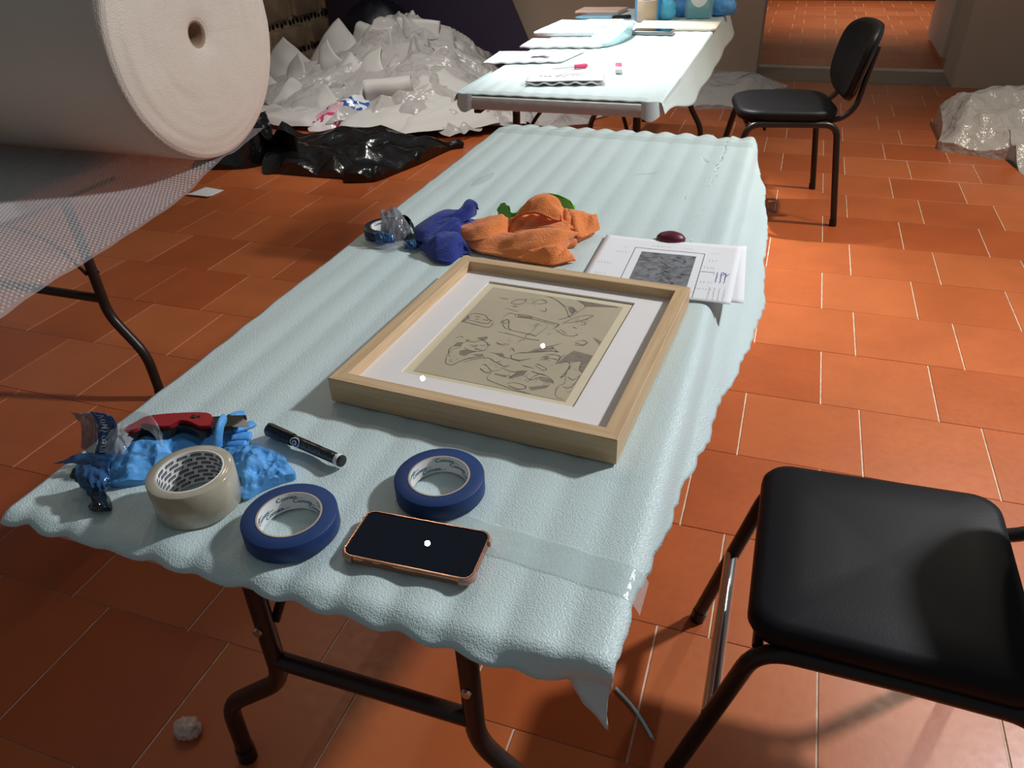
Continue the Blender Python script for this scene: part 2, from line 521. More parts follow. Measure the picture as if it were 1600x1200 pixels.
# ------------------------------------------------------------------ measured outlines (metres; x, y, height above the support)
ORANGE_RIM = [(-0.644, 1.424, 0.02), (-0.595, 1.449, 0.035), (-0.558, 1.458, 0.045), (-0.54, 1.476, 0.03), (-0.522, 1.467, 0.035), (-0.489, 1.478, 0.055), (-0.484, 1.524, 0.075), (-0.46, 1.529, 0.078), (-0.443, 1.538, 0.06), (-0.411, 1.533, 0.045), (-0.362, 1.548, 0.03), (-0.344, 1.511, 0.012), (-0.371, 1.459, 0.01), (-0.367, 1.435, 0.012), (-0.393, 1.409, 0.006), (-0.358, 1.359, 0.004), (-0.394, 1.324, 0.006), (-0.46, 1.328, 0.006), (-0.533, 1.34, 0.006), (-0.57, 1.35, 0.006), (-0.613, 1.388, 0.008)]
ORANGE_IN = [(-0.434, 1.416, 0.09), (-0.414, 1.419, 0.07), (-0.462, 1.419, 0.068), (-0.502, 1.433, 0.05), (-0.487, 1.495, 0.028), (-0.51, 1.479, 0.022), (-0.461, 1.486, 0.024), (-0.528, 1.448, 0.018), (-0.545, 1.421, 0.046), (-0.568, 1.421, 0.03), (-0.538, 1.462, 0.02), (-0.569, 1.379, 0.03), (-0.431, 1.396, 0.052), (-0.473, 1.37, 0.05), (-0.494, 1.348, 0.042), (-0.518, 1.332, 0.03), (-0.389, 1.395, 0.05), (-0.371, 1.415, 0.036), (-0.454, 1.395, 0.03), (-0.478, 1.367, 0.02), (-0.436, 1.379, 0.022), (-0.501, 1.342, 0.014), (-0.396, 1.358, 0.035), (-0.396, 1.332, 0.03), (-0.436, 1.321, 0.03), (-0.467, 1.318, 0.02), (-0.383, 1.365, 0.012), (-0.398, 1.475, 0.04), (-0.375, 1.492, 0.03), (-0.359, 1.481, 0.022), (-0.422, 1.493, 0.028), (-0.39, 1.486, 0.05)]
BLUE_RIM = [(-0.733, 1.404, 0.015), (-0.722, 1.44, 0.025), (-0.688, 1.47, 0.04), (-0.645, 1.475, 0.045), (-0.638, 1.508, 0.055), (-0.614, 1.498, 0.045), (-0.631, 1.492, 0.02), (-0.611, 1.508, 0.01), (-0.61, 1.453, 0.008), (-0.605, 1.369, 0.008), (-0.573, 1.343, 0.006), (-0.584, 1.33, 0.006), (-0.593, 1.285, 0.004), (-0.622, 1.283, 0.004), (-0.67, 1.322, 0.004), (-0.713, 1.364, 0.01)]
BLUE_IN = [(-0.678, 1.369, 0.045), (-0.654, 1.413, 0.05), (-0.624, 1.451, 0.05), (-0.622, 1.476, 0.058), (-0.656, 1.412, 0.025), (-0.623, 1.405, 0.045), (-0.643, 1.308, 0.04), (-0.631, 1.35, 0.038), (-0.617, 1.374, 0.03), (-0.635, 1.444, 0.012), (-0.62, 1.297, 0.028), (-0.616, 1.337, 0.02), (-0.589, 1.331, 0.02), (-0.609, 1.299, 0.015), (-0.632, 1.291, 0.016), (-0.634, 1.472, 0.03)]
GREEN_RIM = [(-0.583, 1.532, 0.03), (-0.577, 1.542, 0.04), (-0.564, 1.539, 0.045), (-0.548, 1.535, 0.032), (-0.532, 1.529, 0.03), (-0.512, 1.523, 0.045), (-0.503, 1.574, 0.055), (-0.475, 1.579, 0.06), (-0.433, 1.571, 0.055), (-0.411, 1.554, 0.04), (-0.433, 1.594, 0.015), (-0.485, 1.582, 0.015), (-0.523, 1.564, 0.012), (-0.554, 1.532, 0.008), (-0.583, 1.547, 0.01)]
GREEN_IN = [(-0.581, 1.566, 0.012), (-0.565, 1.546, 0.012), (-0.577, 1.549, 0.03), (-0.537, 1.51, 0.025), (-0.513, 1.489, 0.035), (-0.49, 1.507, 0.05), (-0.442, 1.535, 0.05), (-0.553, 1.539, 0.02)]
GLOVE_A_RIM = [(-0.814, 0.603, 0.012), (-0.802, 0.605, 0.02), (-0.766, 0.611, 0.022), (-0.732, 0.619, 0.025), (-0.714, 0.645, 0.025), (-0.683, 0.656, 0.026), (-0.653, 0.667, 0.022), (-0.64, 0.67, 0.018), (-0.632, 0.652, 0.01), (-0.652, 0.641, 0.008), (-0.688, 0.626, 0.008), (-0.711, 0.6, 0.008), (-0.715, 0.566, 0.008), (-0.717, 0.548, 0.005), (-0.754, 0.531, 0.004), (-0.783, 0.552, 0.006), (-0.803, 0.578, 0.01)]
GLOVE_A_IN = [(-0.756, 0.584, 0.03), (-0.723, 0.592, 0.034), (-0.7, 0.614, 0.034), (-0.67, 0.627, 0.034), (-0.737, 0.577, 0.02), (-0.738, 0.551, 0.026), (-0.71, 0.581, 0.026), (-0.702, 0.611, 0.022), (-0.728, 0.558, 0.014), (-0.746, 0.541, 0.012), (-0.65, 0.635, 0.03), (-0.696, 0.629, 0.016)]
GLOVE_B_RIM = [(-0.65, 0.632, 0.012), (-0.615, 0.636, 0.02), (-0.579, 0.636, 0.022), (-0.559, 0.634, 0.02), (-0.544, 0.624, 0.014), (-0.53, 0.616, 0.008), (-0.543, 0.601, 0.005), (-0.559, 0.582, 0.005), (-0.571, 0.56, 0.003), (-0.597, 0.579, 0.004), (-0.625, 0.608, 0.008)]
GLOVE_B_IN = [(-0.588, 0.605, 0.03), (-0.578, 0.621, 0.014), (-0.576, 0.599, 0.012), (-0.544, 0.603, 0.028), (-0.582, 0.582, 0.022), (-0.549, 0.581, 0.02), (-0.575, 0.578, 0.01), (-0.584, 0.617, 0.03)]
KNIFE_TOP = [(-0.779, 0.591, 0.045), (-0.773, 0.609, 0.045), (-0.76, 0.633, 0.045), (-0.691, 0.659, 0.045), (-0.67, 0.639, 0.045), (-0.68, 0.631, 0.045), (-0.699, 0.635, 0.045), (-0.715, 0.634, 0.045), (-0.721, 0.62, 0.045), (-0.737, 0.614, 0.045), (-0.759, 0.613, 0.045), (-0.763, 0.598, 0.045)]
KNIFE_BLADE = [(-0.686, 0.656, 0.043), (-0.657, 0.668, 0.043), (-0.639, 0.674, 0.043), (-0.646, 0.645, 0.043), (-0.666, 0.637, 0.043)]
BLADE_TIP = [(-0.648, 0.652, 0.041), (-0.64, 0.67, 0.041), (-0.621, 0.657, 0.041), (-0.643, 0.649, 0.041)]
FING1 = [(-0.641, 0.611, 0.03), (-0.638, 0.615, 0.047), (-0.639, 0.626, 0.058), (-0.653, 0.651, 0.05)]
FING2 = [(-0.651, 0.651, 0.018), (-0.638, 0.658, 0.016), (-0.628, 0.663, 0.014)]
FING3 = [(-0.65, 0.656, 0.026), (-0.641, 0.672, 0.022), (-0.638, 0.684, 0.02)]
FING4 = [(-0.667, 0.674, 0.03), (-0.663, 0.686, 0.028), (-0.657, 0.693, 0.026)]
FING5 = [(-0.653, 0.643, 0.012), (-0.639, 0.647, 0.012), (-0.628, 0.65, 0.011)]
BLACKTAPE = [(-0.799, 0.515, 0.02), (-0.798, 0.526, 0.026), (-0.768, 0.512, 0.03), (-0.742, 0.495, 0.026), (-0.739, 0.489, 0.016), (-0.751, 0.489, 0.004)]
WRAP1_TOP = [(-0.815, 0.562, 0.085), (-0.794, 0.559, 0.09), (-0.791, 0.571, 0.085), (-0.78, 0.578, 0.08), (-0.775, 0.586, 0.07)]
WRAP1_BOT = [(-0.842, 0.575, 0.012), (-0.828, 0.57, 0.01), (-0.813, 0.569, 0.01), (-0.8, 0.574, 0.008), (-0.792, 0.581, 0.01)]
WRAP2_TOP = [(-0.828, 0.551, 0.02), (-0.815, 0.561, 0.02), (-0.796, 0.566, 0.016), (-0.784, 0.572, 0.016)]
WRAP2_BOT = [(-0.86, 0.542, 0.006), (-0.827, 0.55, 0.006), (-0.791, 0.544, 0.01), (-0.762, 0.54, 0.006)]
WRAP3_TOP = [(-0.795, 0.527, 0.03), (-0.776, 0.527, 0.034), (-0.758, 0.529, 0.03), (-0.745, 0.528, 0.02)]
WRAP3_BOT = [(-0.773, 0.509, 0.012), (-0.755, 0.502, 0.006), (-0.751, 0.511, 0.005), (-0.749, 0.529, 0.004)]
FILM_LOOP = [(-0.798, 0.603, 0.03), (-0.77, 0.6, 0.06), (-0.749, 0.606, 0.07), (-0.728, 0.605, 0.065), (-0.714, 0.599, 0.045)]
PAPER_A = [(-0.338, 1.497, 0.002), (-0.06, 1.524, 0.003), (-0.038, 1.255, 0.002), (-0.328, 1.348, 0.002)]
PAPER_B = [(-0.127, 1.544, 0.001), (-0.058, 1.537, 0.001), (-0.018, 1.27, 0.001), (-0.113, 1.254, 0.001)]
MAT_OPEN = [(-0.48, 1.189, 0.022), (-0.204, 1.177, 0.022), (-0.216, 0.843, 0.022), (-0.492, 0.857, 0.022)]
DRAWING = [(-0.465, 1.173, 0.02), (-0.221, 1.161, 0.02), (-0.232, 0.857, 0.02), (-0.478, 0.87, 0.02)]
ROLLS = [(-0.623, 0.542, 0.05), (-0.483, 0.534, 0.024), (-0.341, 0.649, 0.024), (-0.789, 1.389, 0.024)]
PHONE = [(-0.398, 0.509, 0.012), (-0.246, 0.514, 0.012), (-0.252, 0.588, 0.012), (-0.401, 0.574, 0.012)]
MARKER = [(-0.615, 0.684, 0.011), (-0.484, 0.654, 0.009)]
BAG_RIM = [(-2.886, 3.705, 0.01), (-2.942, 3.828, 0.06), (-2.939, 3.987, 0.1), (-2.971, 4.166, 0.13), (-2.839, 4.156, 0.12), (-2.628, 4.252, 0.14), (-2.407, 4.324, 0.14), (-2.212, 4.315, 0.1), (-2.063, 4.335, 0.06), (-1.951, 4.47, 0.06), (-1.908, 4.466, 0.03), (-1.978, 4.401, 0.01), (-2.044, 4.091, 0.01), (-2.099, 3.91, 0.01), (-2.138, 3.78, 0.01), (-2.184, 3.72, 0.004), (-2.326, 3.677, 0.004), (-2.361, 3.728, 0.01), (-2.532, 3.727, 0.01), (-2.789, 3.728, 0.01)]
BAG_IN = [(-2.331, 3.986, 0.15), (-2.361, 4.083, 0.05), (-2.456, 3.965, 0.11), (-2.441, 3.784, 0.1), (-2.318, 3.674, 0.08), (-2.558, 3.871, 0.13), (-2.648, 3.776, 0.12), (-2.001, 3.761, 0.1), (-2.093, 4.061, 0.08), (-2.229, 4.043, 0.07), (-2.352, 3.872, 0.08), (-2.207, 3.732, 0.07), (-2.572, 3.813, 0.07), (-2.747, 3.748, 0.09), (-2.517, 4.237, 0.11), (-2.341, 4.214, 0.1), (-1.997, 4.233, 0.05), (-2.051, 4.125, 0.09), (-2.159, 3.774, 0.085), (-2.465, 3.914, 0.06)]
BAG2_RIM = [(-3.386, 3.69, 0.01), (-3.321, 3.826, 0.1), (-3.173, 3.918, 0.2), (-3.001, 3.999, 0.28), (-2.829, 3.902, 0.26), (-2.708, 3.845, 0.2), (-2.903, 4.026, 0.05), (-2.961, 3.945, 0.01), (-3.067, 3.764, 0.01)]
PRINTBAG_RIM = [(-3.151, 4.68, 0.06), (-3.123, 4.733, 0.1), (-2.986, 4.784, 0.16), (-2.849, 4.939, 0.16), (-2.776, 4.871, 0.12), (-2.76, 4.797, 0.08), (-2.782, 4.766, 0.05), (-2.911, 4.721, 0.04), (-2.943, 4.621, 0.02), (-3.094, 4.571, 0.01), (-3.141, 4.626, 0.03)]
WRAPR_RIM = [(0.903, 5.637, 0.06), (0.936, 5.616, 0.12), (0.987, 5.619, 0.18), (1.057, 5.581, 0.22), (1.188, 5.597, 0.25), (1.323, 5.552, 0.27), (1.52, 5.427, 0.25), (1.623, 5.243, 0.1), (1.393, 4.49, 0.02), (1.24, 4.66, 0.01), (1.231, 4.902, 0.02), (1.109, 4.932, 0.03), (1.008, 4.979, 0.01), (0.868, 5.05, 0.02), (0.894, 5.241, 0.06)]
WRAPP_RIM = [(-0.793, 5.796, 0.02), (-0.785, 5.796, 0.1), (-0.712, 6.06, 0.12), (-0.659, 6.368, 0.12), (-0.466, 6.298, 0.14), (-0.277, 6.171, 0.16), (-0.165, 6.199, 0.14), (-0.058, 6.297, 0.08), (-0.044, 6.266, 0.05), (-0.174, 5.999, 0.03), (-0.299, 5.768, 0.02), (-0.413, 5.773, 0.01), (-0.657, 5.729, 0.02)]
BALL = [(-0.94, 0.611, 0)]
CABLE = [(-0.153, 0.957, 0.003), (-0.117, 0.931, 0.004), (-0.089, 0.904, 0.003), (-0.063, 0.873, 0.003)]
SCRAP = [(-3.106, 3.275, 0.01), (-3.11, 3.403, 0.015), (-2.958, 3.403, 0.012), (-2.962, 3.275, 0.004)]
FOAM_RIGHT = [(2.455, -0.0100), (2.319, 0.0188), (2.211, 0.0390), (2.115, 0.0592), (2.095, 0.0794), (1.992, 0.0861), (1.913, 0.1049), (1.813, 0.1090), (1.716, 0.1103), (1.640, 0.1184), (1.548, 0.1238), (1.494, 0.1332), (1.403, 0.1265), (1.323, 0.1170), (1.252, 0.1103), (1.186, 0.0996), (1.130, 0.0942), (1.072, 0.0807), (1.018, 0.0673), (0.981, 0.0659), (0.940, 0.0673), (0.869, 0.0534), (0.819, 0.0471), (0.779, 0.0417), (0.738, 0.0390), (0.697, 0.0327), (0.656, 0.0256), (0.617, 0.0175), (0.584, 0.0135), (0.555, 0.0121)]
OF1_T = [(-0.485, 1.465, 0.06), (-0.482, 1.485, 0.075), (-0.475, 1.497, 0.085), (-0.452, 1.502, 0.088), (-0.431, 1.497, 0.075), (-0.419, 1.479, 0.058), (-0.418, 1.467, 0.045)]
OF1_B = [(-0.523, 1.457, 0.034), (-0.503, 1.452, 0.048), (-0.483, 1.45, 0.056), (-0.463, 1.45, 0.058), (-0.444, 1.447, 0.054), (-0.429, 1.451, 0.048), (-0.42, 1.468, 0.042)]
OF2_T = [(-0.642, 1.42, 0.022), (-0.605, 1.431, 0.034), (-0.57, 1.444, 0.045), (-0.546, 1.449, 0.05), (-0.533, 1.45, 0.042), (-0.528, 1.449, 0.026)]
OF2_B = [(-0.608, 1.381, 0.01), (-0.575, 1.366, 0.018), (-0.545, 1.373, 0.024), (-0.528, 1.403, 0.022), (-0.522, 1.432, 0.018), (-0.519, 1.436, 0.018)]
OF3_T = [(-0.617, 1.414, 0.014), (-0.57, 1.409, 0.022), (-0.527, 1.415, 0.024), (-0.491, 1.391, 0.036), (-0.465, 1.396, 0.045), (-0.432, 1.399, 0.052), (-0.397, 1.406, 0.05), (-0.367, 1.429, 0.036)]
OF3_B = [(-0.591, 1.367, 0.005), (-0.557, 1.346, 0.005), (-0.528, 1.341, 0.005), (-0.495, 1.337, 0.006), (-0.46, 1.328, 0.006), (-0.422, 1.332, 0.006), (-0.399, 1.349, 0.012), (-0.389, 1.407, 0.01)]
OF4_T = [(-0.421, 1.487, 0.04), (-0.413, 1.497, 0.048), (-0.406, 1.515, 0.052), (-0.379, 1.526, 0.042), (-0.358, 1.532, 0.036)]
OF4_B = [(-0.408, 1.463, 0.016), (-0.385, 1.458, 0.012), (-0.371, 1.459, 0.01), (-0.357, 1.489, 0.008), (-0.345, 1.515, 0.01)]
OF5_T = [(-0.437, 1.34, 0.022), (-0.42, 1.351, 0.03), (-0.395, 1.355, 0.036), (-0.386, 1.368, 0.024), (-0.383, 1.384, 0.012)]
OF5_B = [(-0.461, 1.331, 0.004), (-0.429, 1.328, 0.004), (-0.395, 1.328, 0.004), (-0.375, 1.346, 0.004), (-0.357, 1.361, 0.003)]
OF7_T = [(-0.447, 1.541, 0.05), (-0.427, 1.53, 0.046), (-0.409, 1.53, 0.044)]
OF7_B = [(-0.425, 1.465, 0.03), (-0.401, 1.457, 0.03), (-0.385, 1.467, 0.022)]
BF3_T = [(-0.684, 1.411, 0.034), (-0.658, 1.42, 0.04), (-0.635, 1.433, 0.04), (-0.63, 1.475, 0.022), (-0.611, 1.508, 0.01)]
BF3_B = [(-0.66, 1.343, 0.02), (-0.643, 1.368, 0.024), (-0.623, 1.382, 0.022), (-0.606, 1.38, 0.012), (-0.607, 1.446, 0.008)]
OF6_T = [(-0.536, 1.474, 0.03), (-0.521, 1.489, 0.034), (-0.502, 1.508, 0.036), (-0.475, 1.514, 0.036), (-0.448, 1.506, 0.036), (-0.417, 1.495, 0.036)]
OF6_B = [(-0.528, 1.433, 0.014), (-0.498, 1.421, 0.022), (-0.477, 1.43, 0.028), (-0.446, 1.435, 0.034), (-0.415, 1.439, 0.034), (-0.39, 1.447, 0.028)]
BF1_T = [(-0.734, 1.406, 0.014), (-0.713, 1.424, 0.032), (-0.679, 1.45, 0.048), (-0.638, 1.457, 0.052), (-0.631, 1.486, 0.062), (-0.611, 1.473, 0.064), (-0.606, 1.478, 0.05)]
BF1_B = [(-0.699, 1.349, 0.012), (-0.661, 1.338, 0.022), (-0.655, 1.376, 0.024), (-0.642, 1.399, 0.026), (-0.623, 1.419, 0.034), (-0.615, 1.449, 0.036), (-0.619, 1.487, 0.03)]
BF2_T = [(-0.665, 1.333, 0.022), (-0.65, 1.348, 0.034), (-0.636, 1.361, 0.038), (-0.616, 1.372, 0.034), (-0.601, 1.368, 0.02), (-0.586, 1.343, 0.018)]
BF2_B = [(-0.683, 1.332, 0.004), (-0.649, 1.301, 0.004), (-0.622, 1.284, 0.003), (-0.593, 1.286, 0.003), (-0.587, 1.324, 0.004), (-0.573, 1.344, 0.005)]
GF1_T = [(-0.585, 1.534, 0.026), (-0.574, 1.525, 0.044), (-0.561, 1.522, 0.052), (-0.55, 1.515, 0.046), (-0.544, 1.51, 0.03), (-0.522, 1.508, 0.034)]
GF1_B = [(-0.587, 1.55, 0.01), (-0.576, 1.542, 0.008), (-0.561, 1.53, 0.008), (-0.546, 1.518, 0.008), (-0.539, 1.522, 0.01), (-0.527, 1.532, 0.012)]
GF2_T = [(-0.529, 1.504, 0.028), (-0.51, 1.516, 0.048), (-0.499, 1.565, 0.06), (-0.473, 1.572, 0.064), (-0.43, 1.563, 0.058), (-0.407, 1.546, 0.042)]
GF2_B = [(-0.548, 1.52, 0.01), (-0.538, 1.545, 0.012), (-0.518, 1.573, 0.015), (-0.492, 1.604, 0.015), (-0.456, 1.605, 0.015), (-0.422, 1.597, 0.015)]


# ------------------------------------------------------------------ the setting
PX, PY = 0.3352, 0.3318
TX0, TY0 = 0.012, 0.812
def in_view(x, y, z=0.0, mg=60):
    v = Vector((x, y, z - CAM_H)); d = v.dot(CF)
    if d < .1: return None
    u = 800 + FOC * v.dot(CR) / d; q = 600 - FOC * v.dot(CU) / d
    return d if (-mg < u < 1600 + mg and -mg < q < 1200 + mg) else None

fl = MB().grid(lambda a, b: (-4.3 + 7.0 * a, -1.2 + 13.2 * b, -0.0022), 8, 12).build('floor', m_grout, None, False)
tag(fl, 'terracotta square tiles laid in staggered rows with pale joints', kind='structure')
tm = MB()
hx, hy, ch = PX / 2 - .0023, PY / 2 - .0009, .0008
vs = [(sx * (hx), sy * (hy), -.008) for sx, sy in ((-1, -1), (1, -1), (1, 1), (-1, 1))] + \
     [(sx * (hx), sy * (hy), -ch) for sx, sy in ((-1, -1), (1, -1), (1, 1), (-1, 1))] + \
     [(sx * (hx - ch), sy * (hy - ch), 0) for sx, sy in ((-1, -1), (1, -1), (1, 1), (-1, 1))]
fs = [(8, 9, 10, 11)] + [(4 + i, 4 + (i + 1) % 4, 8 + (i + 1) % 4, 8 + i) for i in range(4)] + [(i, (i + 1) % 4, 4 + (i + 1) % 4, 4 + i) for i in range(4)]
tiles = []
for k in range(-7, 34):
    y = TY0 + (k + .5) * PY
    if 6.77 < y < 7.29: continue
    off = TX0 if k % 2 else TX0 + .2235
    for j in range(-14, 9):
        x = off + (j + .5) * PX
        if not -4.2 < x < 2.6: continue
        d = in_view(x, y)
        tiles.append((d if d else 99 + math.hypot(x, y), x, y))
# tiles hidden below the near table's sheet or the heap come last
def hidden(x, y):
    return (-3.9 < x < -2.1 and 4.9 < y < 6.9)
tiles.sort(key=lambda t: t[0] + (50 if hidden(t[1], t[2]) else 0))
me_tile = None
stuffmb = MB()
for i, (d, x, y) in enumerate(tiles):
    dz = RN.uniform(-.0004, .0004)
    if i < 300 and d < 90:
        if me_tile is None:
            o = MB().add(vs, fs).build('tile', m_tile, fl, False); me_tile = o.data
        else:
            o = bpy.data.objects.new('tile', me_tile); col.objects.link(o); o.parent = fl
        o.location = (x, y, dz)
    else:
        stuffmb.add([(a + x, b + y, c + dz) for a, b, c in vs], fs)
stuffmb.build('far_tiles', m_tile_i, fl, False, kind='stuff')

YB = 6.85
def wallbox(name, x0, x1, y0, y1, z0, z1, m, label):
    o = MB().box(((x0 + x1) / 2, (y0 + y1) / 2, (z0 + z1) / 2), (x1 - x0, y1 - y0, z1 - z0)).build(name, m, None, False)
    return tag(o, label, kind='structure')
wallbox('wall_back', -4.3, -.30, YB, 7.32, -.01, 3.2, m_wall, 'beige plastered wall on the table side of the doorway')
wallbox('wall_right', 1.14, 2.7, 6.76, 7.32, -.01, 3.2, m_wall, 'beige plastered wall on the door side of the doorway')
wallbox('wall_far', -1.5, 2.7, 11.75, 11.9, -.01, 3.2, m_wall, 'wall of the next room beyond the doorway')
wallbox('dark_strip_far', -1.5, 2.7, 11.72, 11.75, 0, .12, m_brown_metal, 'low dark strip at the wall foot of the next room beyond the doorway')  # low dark band along the foot of the far wall
wallbox('trim_1', -.30, 1.14, 6.8, 7.28, -.02, .006, m_sill, 'worn brown stone sill across the doorway')
# open white door in the next room
d1 = empty('door_1', (1.16, 7.74, 0)); tag(d1, 'open white door leaf beyond the doorway', kind='structure')
dang = math.atan2(.0, 1)
MB().box((.025, .56, 1.04), (.05, 1.14, 2.0), bevel=.004).build('door_leaf', m_door, d1)
MB().tube([(.075, 0, .3), (.075, 0, .38)], .012).build('hinge', m_steel, d1)

# old stone wall on the far left, dark chips set in the mortar joints
wl = MB().box((-4.2, 5.2, 1.4), (.16, 4.2, 3.0)).build('wall_left', m_mortar, None, False)
tag(wl, 'old stone masonry wall with dark chips in the mortar', kind='structure')
chip_me = None
srow = 0
zr = 0.0
rr = random.Random(3)
while zr < 1.5:
    hgt = rr.uniform(.22, .3)
    yy = 3.4 + rr.uniform(0, .3)
    while yy < 7.2:
        wd = rr.uniform(.34, .58)
        y1 = min(yy + wd, 7.25)
        if y1 - yy > .12:
            sm = MB()
            out = rrect(y1 - yy - .07, hgt - .07, .03, 3)
            Rm = Matrix(((0, 0, 1), (1, 0, 0), (0, 1, 0)))
            sm.slab(out, (0, 0, 0), .06, .015, Rm)
            so = sm.build('stone', m_stone, wl)
            so.location = (-4.105, (yy + y1) / 2, zr + hgt / 2)
            n = max(3, int((y1 - yy) / .055))
            for c in range(n):
                yc = yy + (c + .5) * (y1 - yy) / n + rr.uniform(-.008, .008)
                if chip_me is None:
                    cm = MB().slab([(.011, 0), (.005, .017), (-.008, .014), (-.012, -.006), (-.002, -.018), (.008, -.012)], (0, 0, 0), .02, .004, Rm)
                    co = cm.build('chip', m_chip, wl); chip_me = co.data
                else:
                    co = bpy.data.objects.new('chip', chip_me); col.objects.link(co); co.parent = wl
                co.location = (-4.116, yc, zr + hgt + rr.uniform(-.008, .008)); co.rotation_euler = (rr.uniform(-.6, .6), 0, 0)
                s_ = rr.uniform(.7, 1.25); co.scale = (1, s_, s_ * 1.15)
        yy = y1
    zr += hgt

# purple panel with a slanted end
pp = MB()
prof = [(-4.05, 0), (-2.05, 0), (-2.95, 1.95), (-4.05, 1.95)]
vsx = [(x, 6.58, z) for x, z in prof] + [(x, 6.66, z) for x, z in prof]
pp.add(vsx, [(0, 1, 2, 3), (7, 6, 5, 4), (0, 4, 5, 1), (1, 5, 6, 2), (2, 6, 7, 3), (3, 7, 4, 0)])
o = pp.build('display_panel', m_purple, None, False)
tag(o, 'large dark purple panel with slanted end behind the packing heap', 'panel')

# ------------------------------------------------------------------ folding tables
def folding_table(name, label, x0, x1, y0, y1, ztop, thick, leg_ys, flip, leg_up, leg_low, mtop, group=None, edge_film=False):
    cx, cy = (x0 + x1) / 2, (y0 + y1) / 2
    t = empty(name, (cx, cy, 0), 0, label, 'table', group)
    top = MB().slab(rrect(x1 - x0, y1 - y0, .05, 5), (0, 0, ztop - thick / 2), thick, .008).build('tabletop', mtop, t)
    MB().box((0, 0, ztop - thick - .012), (x1 - x0 - .08, .03, .024)).build('cross_rail', m_brown_metal, t)
    for sx in (-1, 1):
        MB().box((sx * ((x1 - x0) / 2 - .06), 0, ztop - thick - .014), (.025, y1 - y0 - .12, .028)).build('side_rail', m_brown_metal, t)
    for n_, ly in enumerate(leg_ys):
        yl = ly - cy
        inward = 1 if n_ == 0 else -1
        for sx in (-1, 1):
            xu = sx * leg_up; xl = sx * leg_low
            pts = fillet([(xu * .98, yl + .0, ztop - thick - .01), (xu, yl, .40), (xu * 1.0, yl, .30), (xl, yl, .17), (xl * 1.01, yl, 0.012)], .045, 6)
            lg = MB().tube(pts, .0155, 12).build('leg', m_brown_metal, t)
            MB().tube([(xl * 1.01, yl, 0), (xl * 1.01, yl, .035)], .018, 12).build('foot_cap', m_shell, lg)
            # folding strap from the leg up to the underside
            MB().tube(fillet([(xu + sx * -.012, yl + inward * .012, .44), (xu - sx * .05, yl + inward * .05, .56), (xu - sx * .14, yl + inward * .20, ztop - thick - .008)], .06, 5), .0042, 6, flat=2.0).build('strap', m_brown_metal, lg)
            MB().lathe([(0, .006), (.007, .005), (.008, 0), (0, 0)], 10, (xu + sx * .0, yl - inward * .016, .44), Matrix.Rotation(PI / 2 * inward, 3, 'X')).build('rivet', m_steel, lg)
        MB().tube([(-leg_up, yl, .355), (leg_up, yl, .355)], .0145, 12).build('crossbar', m_brown_metal, t)
    return t

ZT = .7385
t_main = folding_table('folding_table', 'folding table with bent dark legs under the frame and tape rolls', -.862, -.085, .470, 2.305, ZT, .04, (.60, 2.15), 0, .172, .315, m_plastic_white)

# ------------------------------------------------------------------ foam sheet on the main table
TXR, TYN, TYF, TXL = -.085, .472, 2.30, -.858
FR = sorted(FOAM_RIGHT)
def s_right(t):
    base = lerp_table([(.36, .006), (.5, .010)] + FR, t) if t < 2.44 else -.01
    jag = .0035 * nz(t * 60, 1.3) + .006 * nz(t * 22, 4.1)
    return TXR + base + (jag if t < 2.35 else 0)
def t_near(s):
    return lerp_table([(-.86, .447), (-.5, .444), (-.3, .442), (-.2, .437), (-.15, .437), (-.118, .44), (-.10, .414), (-.080, .398), (-.06, .40), (0, .45)], s) + .003 * nz(s * 30, 9.0) + .0025 * math.sin(s * 98)
def t_far(s):
    e = 2.425 + .010 * math.sin(s * 98) + .006 * nz(s * 25, 2.2)
    if -.205 < s < -.150: e -= .07 * sstep(-.205, -.195, s) * (1 - sstep(-.16, -.150, s))
    if -.47 < s < -.445: e += .028 * (1 - abs(s + .457) / .0125)
    return e
def foam_pos(s, t, lift=0.0):
    ph_ = (s / .0635 + .10 * nz(s * 3, t * 1.4) + .06 * math.sin(t * 2.1)) % 1.0
    dv = min(ph_, 1 - ph_)
    wave = (1 - math.exp(-(dv / .2) ** 2)) * .45 + .55 * (.5 - .5 * math.cos(2 * PI * ph_))
    amp = .0019 + .0032 * max(0, 1 - (t - .44) / .12) * (1 if t < .6 else 0) + .006 * sstep(2.28, 2.42, t)
    z = .7447 + amp * wave + .0010 * nz(s * 14, t * 9, 3) + lift
    if amp > .0019 and t < .6: z -= (amp - .0019) * .5
    x, y = s, t
    # bend over the long right edge
    ds = s - (TXR - .012)
    if ds > 0:
        a = math.radians(44) * sstep(0, .05, ds)
        x = TXR - .012 + ds * math.cos(a * .9); z -= ds * math.sin(a)
        x += .004 * nz(t * 7, 2.0) * min(1, ds * 20)
    dl = (TXL + .03) - s
    if dl > 0: z -= .15 * dl
    dn = TYN - t
    if dn > 0:
        a = math.radians(24 + 48 * sstep(-.22, -.09, s)) * sstep(0, .03, dn)
        y = TYN - dn * math.cos(a); z -= dn * math.sin(a)
    df = t - TYF
    if df > 0: z -= df * .22
    return Vector((x, y, z))
def foam_grid(a, b):
    t = .40 + (2.42 - .40) * b
    s = TXL + (s_right(t) - TXL) * a
    tn, tf = t_near(s), t_far(s)
    bb = b
    t = tn + (tf - tn) * bb
    s = TXL + .003 * nz(t * 20, 5.5) + (s_right(t) - TXL) * a
    return foam_pos(s, t)
fo = MB().grid(foam_grid, 190, 260).build('foam_sheet', m_foam, None, True, 180)
md = fo.modifiers.new('thickness', 'SOLIDIFY'); md.thickness = .003; md.offset = 0
tag(fo, 'pale blue wavy foam sheet covering the table with the framed drawing', 'foam sheet')
